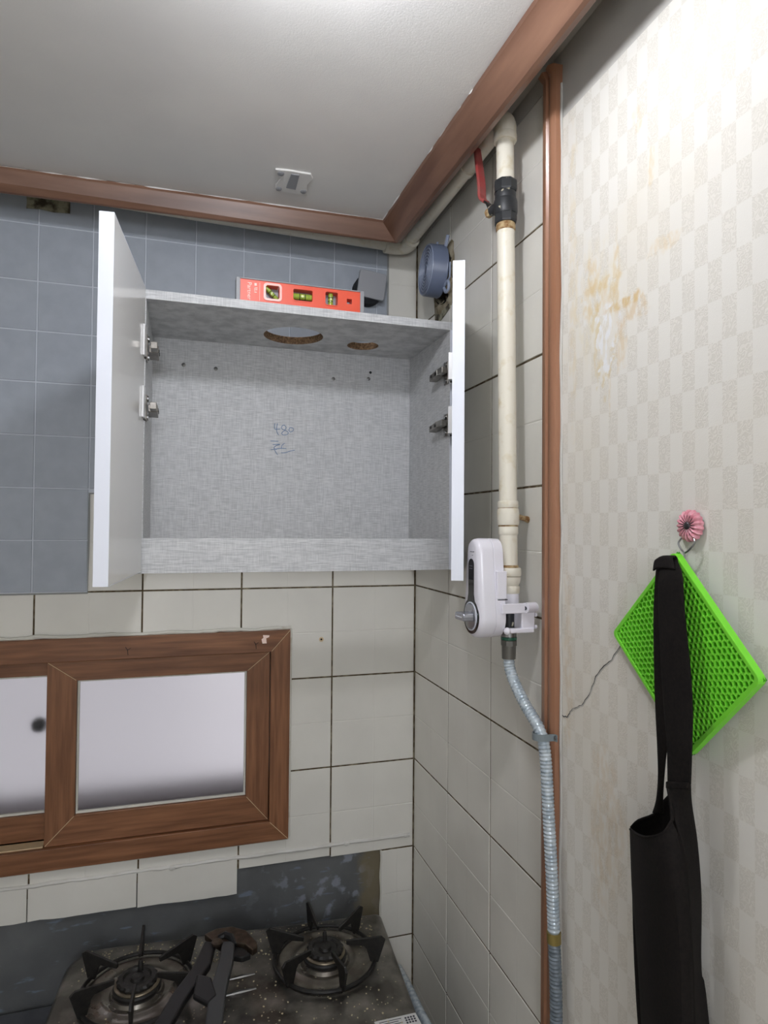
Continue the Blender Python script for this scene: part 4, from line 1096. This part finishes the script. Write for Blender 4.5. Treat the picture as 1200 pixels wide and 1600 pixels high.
# burners and pan supports
BUR = [Vector((-.2515, -.2110, ZT)), Vector((-.5830, -.1985, ZT))]
def burner(c):
    bd = MB().lathe([(.093, .0003), (.090, .0022), (.086, .0026), (.080, .0004), (.064, .0004), (.060, .0030), (.055, .0034), (.050, .0008), (.046, .0008), (.043, .0065), (.038, .0070), (.0, .0070)], c, (0, 0, 1), 56).build('burner_dish', 'hob_dish', gs, smooth=True)
    MB().lathe([(.0400, .006), (.0405, .012), (.0380, .0145), (.0300, .015), (0, .015)], c, (0, 0, 1), 48).build('burner_base', 'iron_black', bd, smooth=True)
    MB().lathe([(.0370, .0140), (.0382, .0165), (.0360, .0185), (.0330, .0188)], c, (0, 0, 1), 48).build('burner_ring', 'burner_ring', bd, smooth=True)
    cap = MB()
    NT = 36; vs = []
    prof = [(.0335, .0165), (.0350, .0230), (.0320, .0265), (.0240, .0270), (.0215, .0235), (.0120, .0225), (.0100, .0270), (.0040, .0280), (0, .0280)]
    for r, h in prof:
        for j in range(NT):
            a = 2*PI*j/NT; rr_ = r*(1-(.05 if (j % 2 and r > .03) else 0)); vs.append(c+Vector((rr_*math.cos(a), rr_*math.sin(a), h)))
    cap.add(vs, [(i*NT+j, i*NT+(j+1) % NT, (i+1)*NT+(j+1) % NT, (i+1)*NT+j) for i in range(len(prof)-1) for j in range(NT)])
    cap.build('burner_cap', 'iron_black', bd)
    MB().lathe([(.005, .018), (.0045, .036), (.003, .040), (0, .040)], c+Vector((.004, .022, 0)), (0, 0, 1), 10).build('spark_plug', 'iron_black', bd, smooth=True)
for c in BUR: burner(c)
def pan_support(c, label, ang):
    o = thing('pan_support', label, 'pan support', tuple(c), 'pan supports on the gas range')
    R_ = .094
    MB().tube([c+Vector((R_*math.cos(2*PI*k/48), R_*math.sin(2*PI*k/48), .0075)) for k in range(48)], .0036, 8, closed=True).build('ring', 'iron_black', o, smooth=True)
    for k in range(6):
        a = ang+2*PI*k/6; d = Vector((math.cos(a), math.sin(a), 0)); p = Vector((-d.y, d.x, 0))
        prof = [(.040, .041), (.106, .053), (.114, .047), (.101, .006), (.086, .006), (.079, .028), (.074, .033), (.041, .033)]
        MB().prism(prof, lambda r, h, w_: tuple(c+d*r+p*w_+Vector((0, 0, h))), -.0024, .0024).build('prong', 'iron_black', o, bevel=.0008)
    return o
pan_support(BUR[0], 'black iron six-pronged pan support on the right burner near the wall', math.radians(97))
pan_support(BUR[1], 'black iron six-pronged pan support on the left burner under the wrench', math.radians(88))
# raised ribs between the burners, dust heap, rating label
for (x0, y0, x1, y1) in ((-.4330, -.2135, -.3815, -.2112), (-.4400, -.2525, -.3830, -.2495)):
    MB().tube([(x0, y0, ZT), ((x0+x1)/2, (y0+y1)/2, ZT+.0008), (x1, y1, ZT)], [.0015, .0034, .0015], 8).build('raised_rib', 'steel', gs, smooth=True)
lbq = [(-.2050, -.3830), (-.1330, -.3830), (-.1310, -.4300), (-.2030, -.4320)]
MB().prism(lbq, lambda a, b, h: (a, b, h), ZT, ZT+.0006).build('rating_label', 'sticker', gs)
for k_ in range(6):
    y = -.3875-.0045*k_; MB().box(-.198, -.160-.006*(k_ % 2), y-.0012, y, ZT+.0005, ZT+.0008).build('label_line', 'black_print', gs)
for k_ in range(3):
    for q in range(4):
        MB().box(-.1545+.0048*q, -.1513+.0048*q, -.3915-.0052*k_, -.3880-.0052*k_, ZT+.0005, ZT+.0008).build('label_mark', 'black_print', gs)
cr = MB()
for _ in range(800):
    a, b = random.uniform(.03, RW-.03), random.uniform(.012, .36)
    if random.random() < .5: b = random.uniform(.012, .09)
    p = RP(a, b, ZT)
    if any((p-c).length < .1 for c in BUR) and random.random() < .7: continue
    s = random.uniform(.0004, .0015); cr.box(-s, s, -s*.8, s*.8, 0, s, Matrix.Translation(p) @ Matrix.Rotation(random.uniform(0, 3), 4, 'Z'))
c_ = cr.build('crumbs', 'crumb', gs, weld=False); c_['kind'] = 'stuff'

# adjustable pliers lying across the left pan support
ZP = ZT+.0545
wr = thing('pliers', 'dark steel pliers with black and grey handles lying on the left burner', 'pliers', (-.44, -.25, ZP))
UP = lambda a, b, h: (a, b, h)
MB().prism([(-.470, -.176), (-.448, -.165), (-.420, -.166), (-.396, -.185), (-.380, -.224), (-.380, -.238), (-.390, -.246), (-.402, -.224), (-.422, -.214), (-.440, -.222), (-.452, -.206)], UP, ZP, ZP+.012).build('upper_jaw', 'tool_steel', wr, bevel=.002)
MB().prism([(-.425, -.214), (-.404, -.226), (-.392, -.247), (-.408, -.252), (-.430, -.240), (-.446, -.228), (-.440, -.216)], UP, ZP-.004, ZP+.006).build('lower_jaw', 'tool_black', wr, bevel=.002)
MB().tube([(-.446, -.196, ZP+.012), (-.434, -.194, ZP+.0145), (-.424, -.204, ZP+.0145), (-.418, -.222, ZP+.010)], [.005, .0065, .0065, .004], 8).build('jaw_lip', 'tool_black', wr, smooth=True)
MB().prism([(-.440, -.210), (-.418, -.214), (-.424, -.262), (-.440, -.330), (-.452, -.420), (-.478, -.420), (-.466, -.330), (-.449, -.262)], UP, ZP-.001, ZP+.014).build('handle', 'tool_grey', wr, bevel=.0025)
MB().prism([(-.470, -.196), (-.450, -.205), (-.462, -.262), (-.500, -.330), (-.530, -.400), (-.556, -.392), (-.524, -.318), (-.492, -.262)], UP, ZP, ZP+.012).build('handle', 'tool_black', wr, bevel=.003)
MB().lathe([(.010, 0), (.010, .004), (.006, .006), (0, .006)], (-.449, -.212, ZP+.012), (0, 0, 1), 20).build('pivot_bolt', 'tool_steel', wr, smooth=True)
MB().prism([(-.485, -.285), (-.462, -.300), (-.455, -.345), (-.470, -.360), (-.492, -.335)], UP, ZP+.006, ZP+.015).build('grip_guard', 'tool_black', wr, bevel=.003)

# base cabinet the range stands on
bc = thing('base_cabinet', 'low dark-topped cabinet carrying the gas range', 'cabinet', (-.75, -.3, ZF))
bx('worktop', 'worktop_dark', bc, -1.75, -.165, -.60, -.012, -.628, -.599, bevel=.003)
bx('carcass', 'cabinet_body', bc, -1.74, -.172, -.57, -.014, ZF+.08, -.628)
bx('plinth', 'worktop_dark', bc, -1.72, -.19, -.52, -.03, ZF, ZF+.08)
for k_ in range(3):
    dd = bx('door', 'door_white', bc, -1.735+.52*k_, -1.735+.52*k_+.515, -.588, -.570, ZF+.09, -.635, bevel=.001)
    bx('handle', 'steel', dd, -1.735+.52*k_+.20, -1.735+.52*k_+.31, -.598, -.588, -.68, -.668, bevel=.003)
for o in list(bpy.data.objects):
    if '_org' in o: del o['_org']
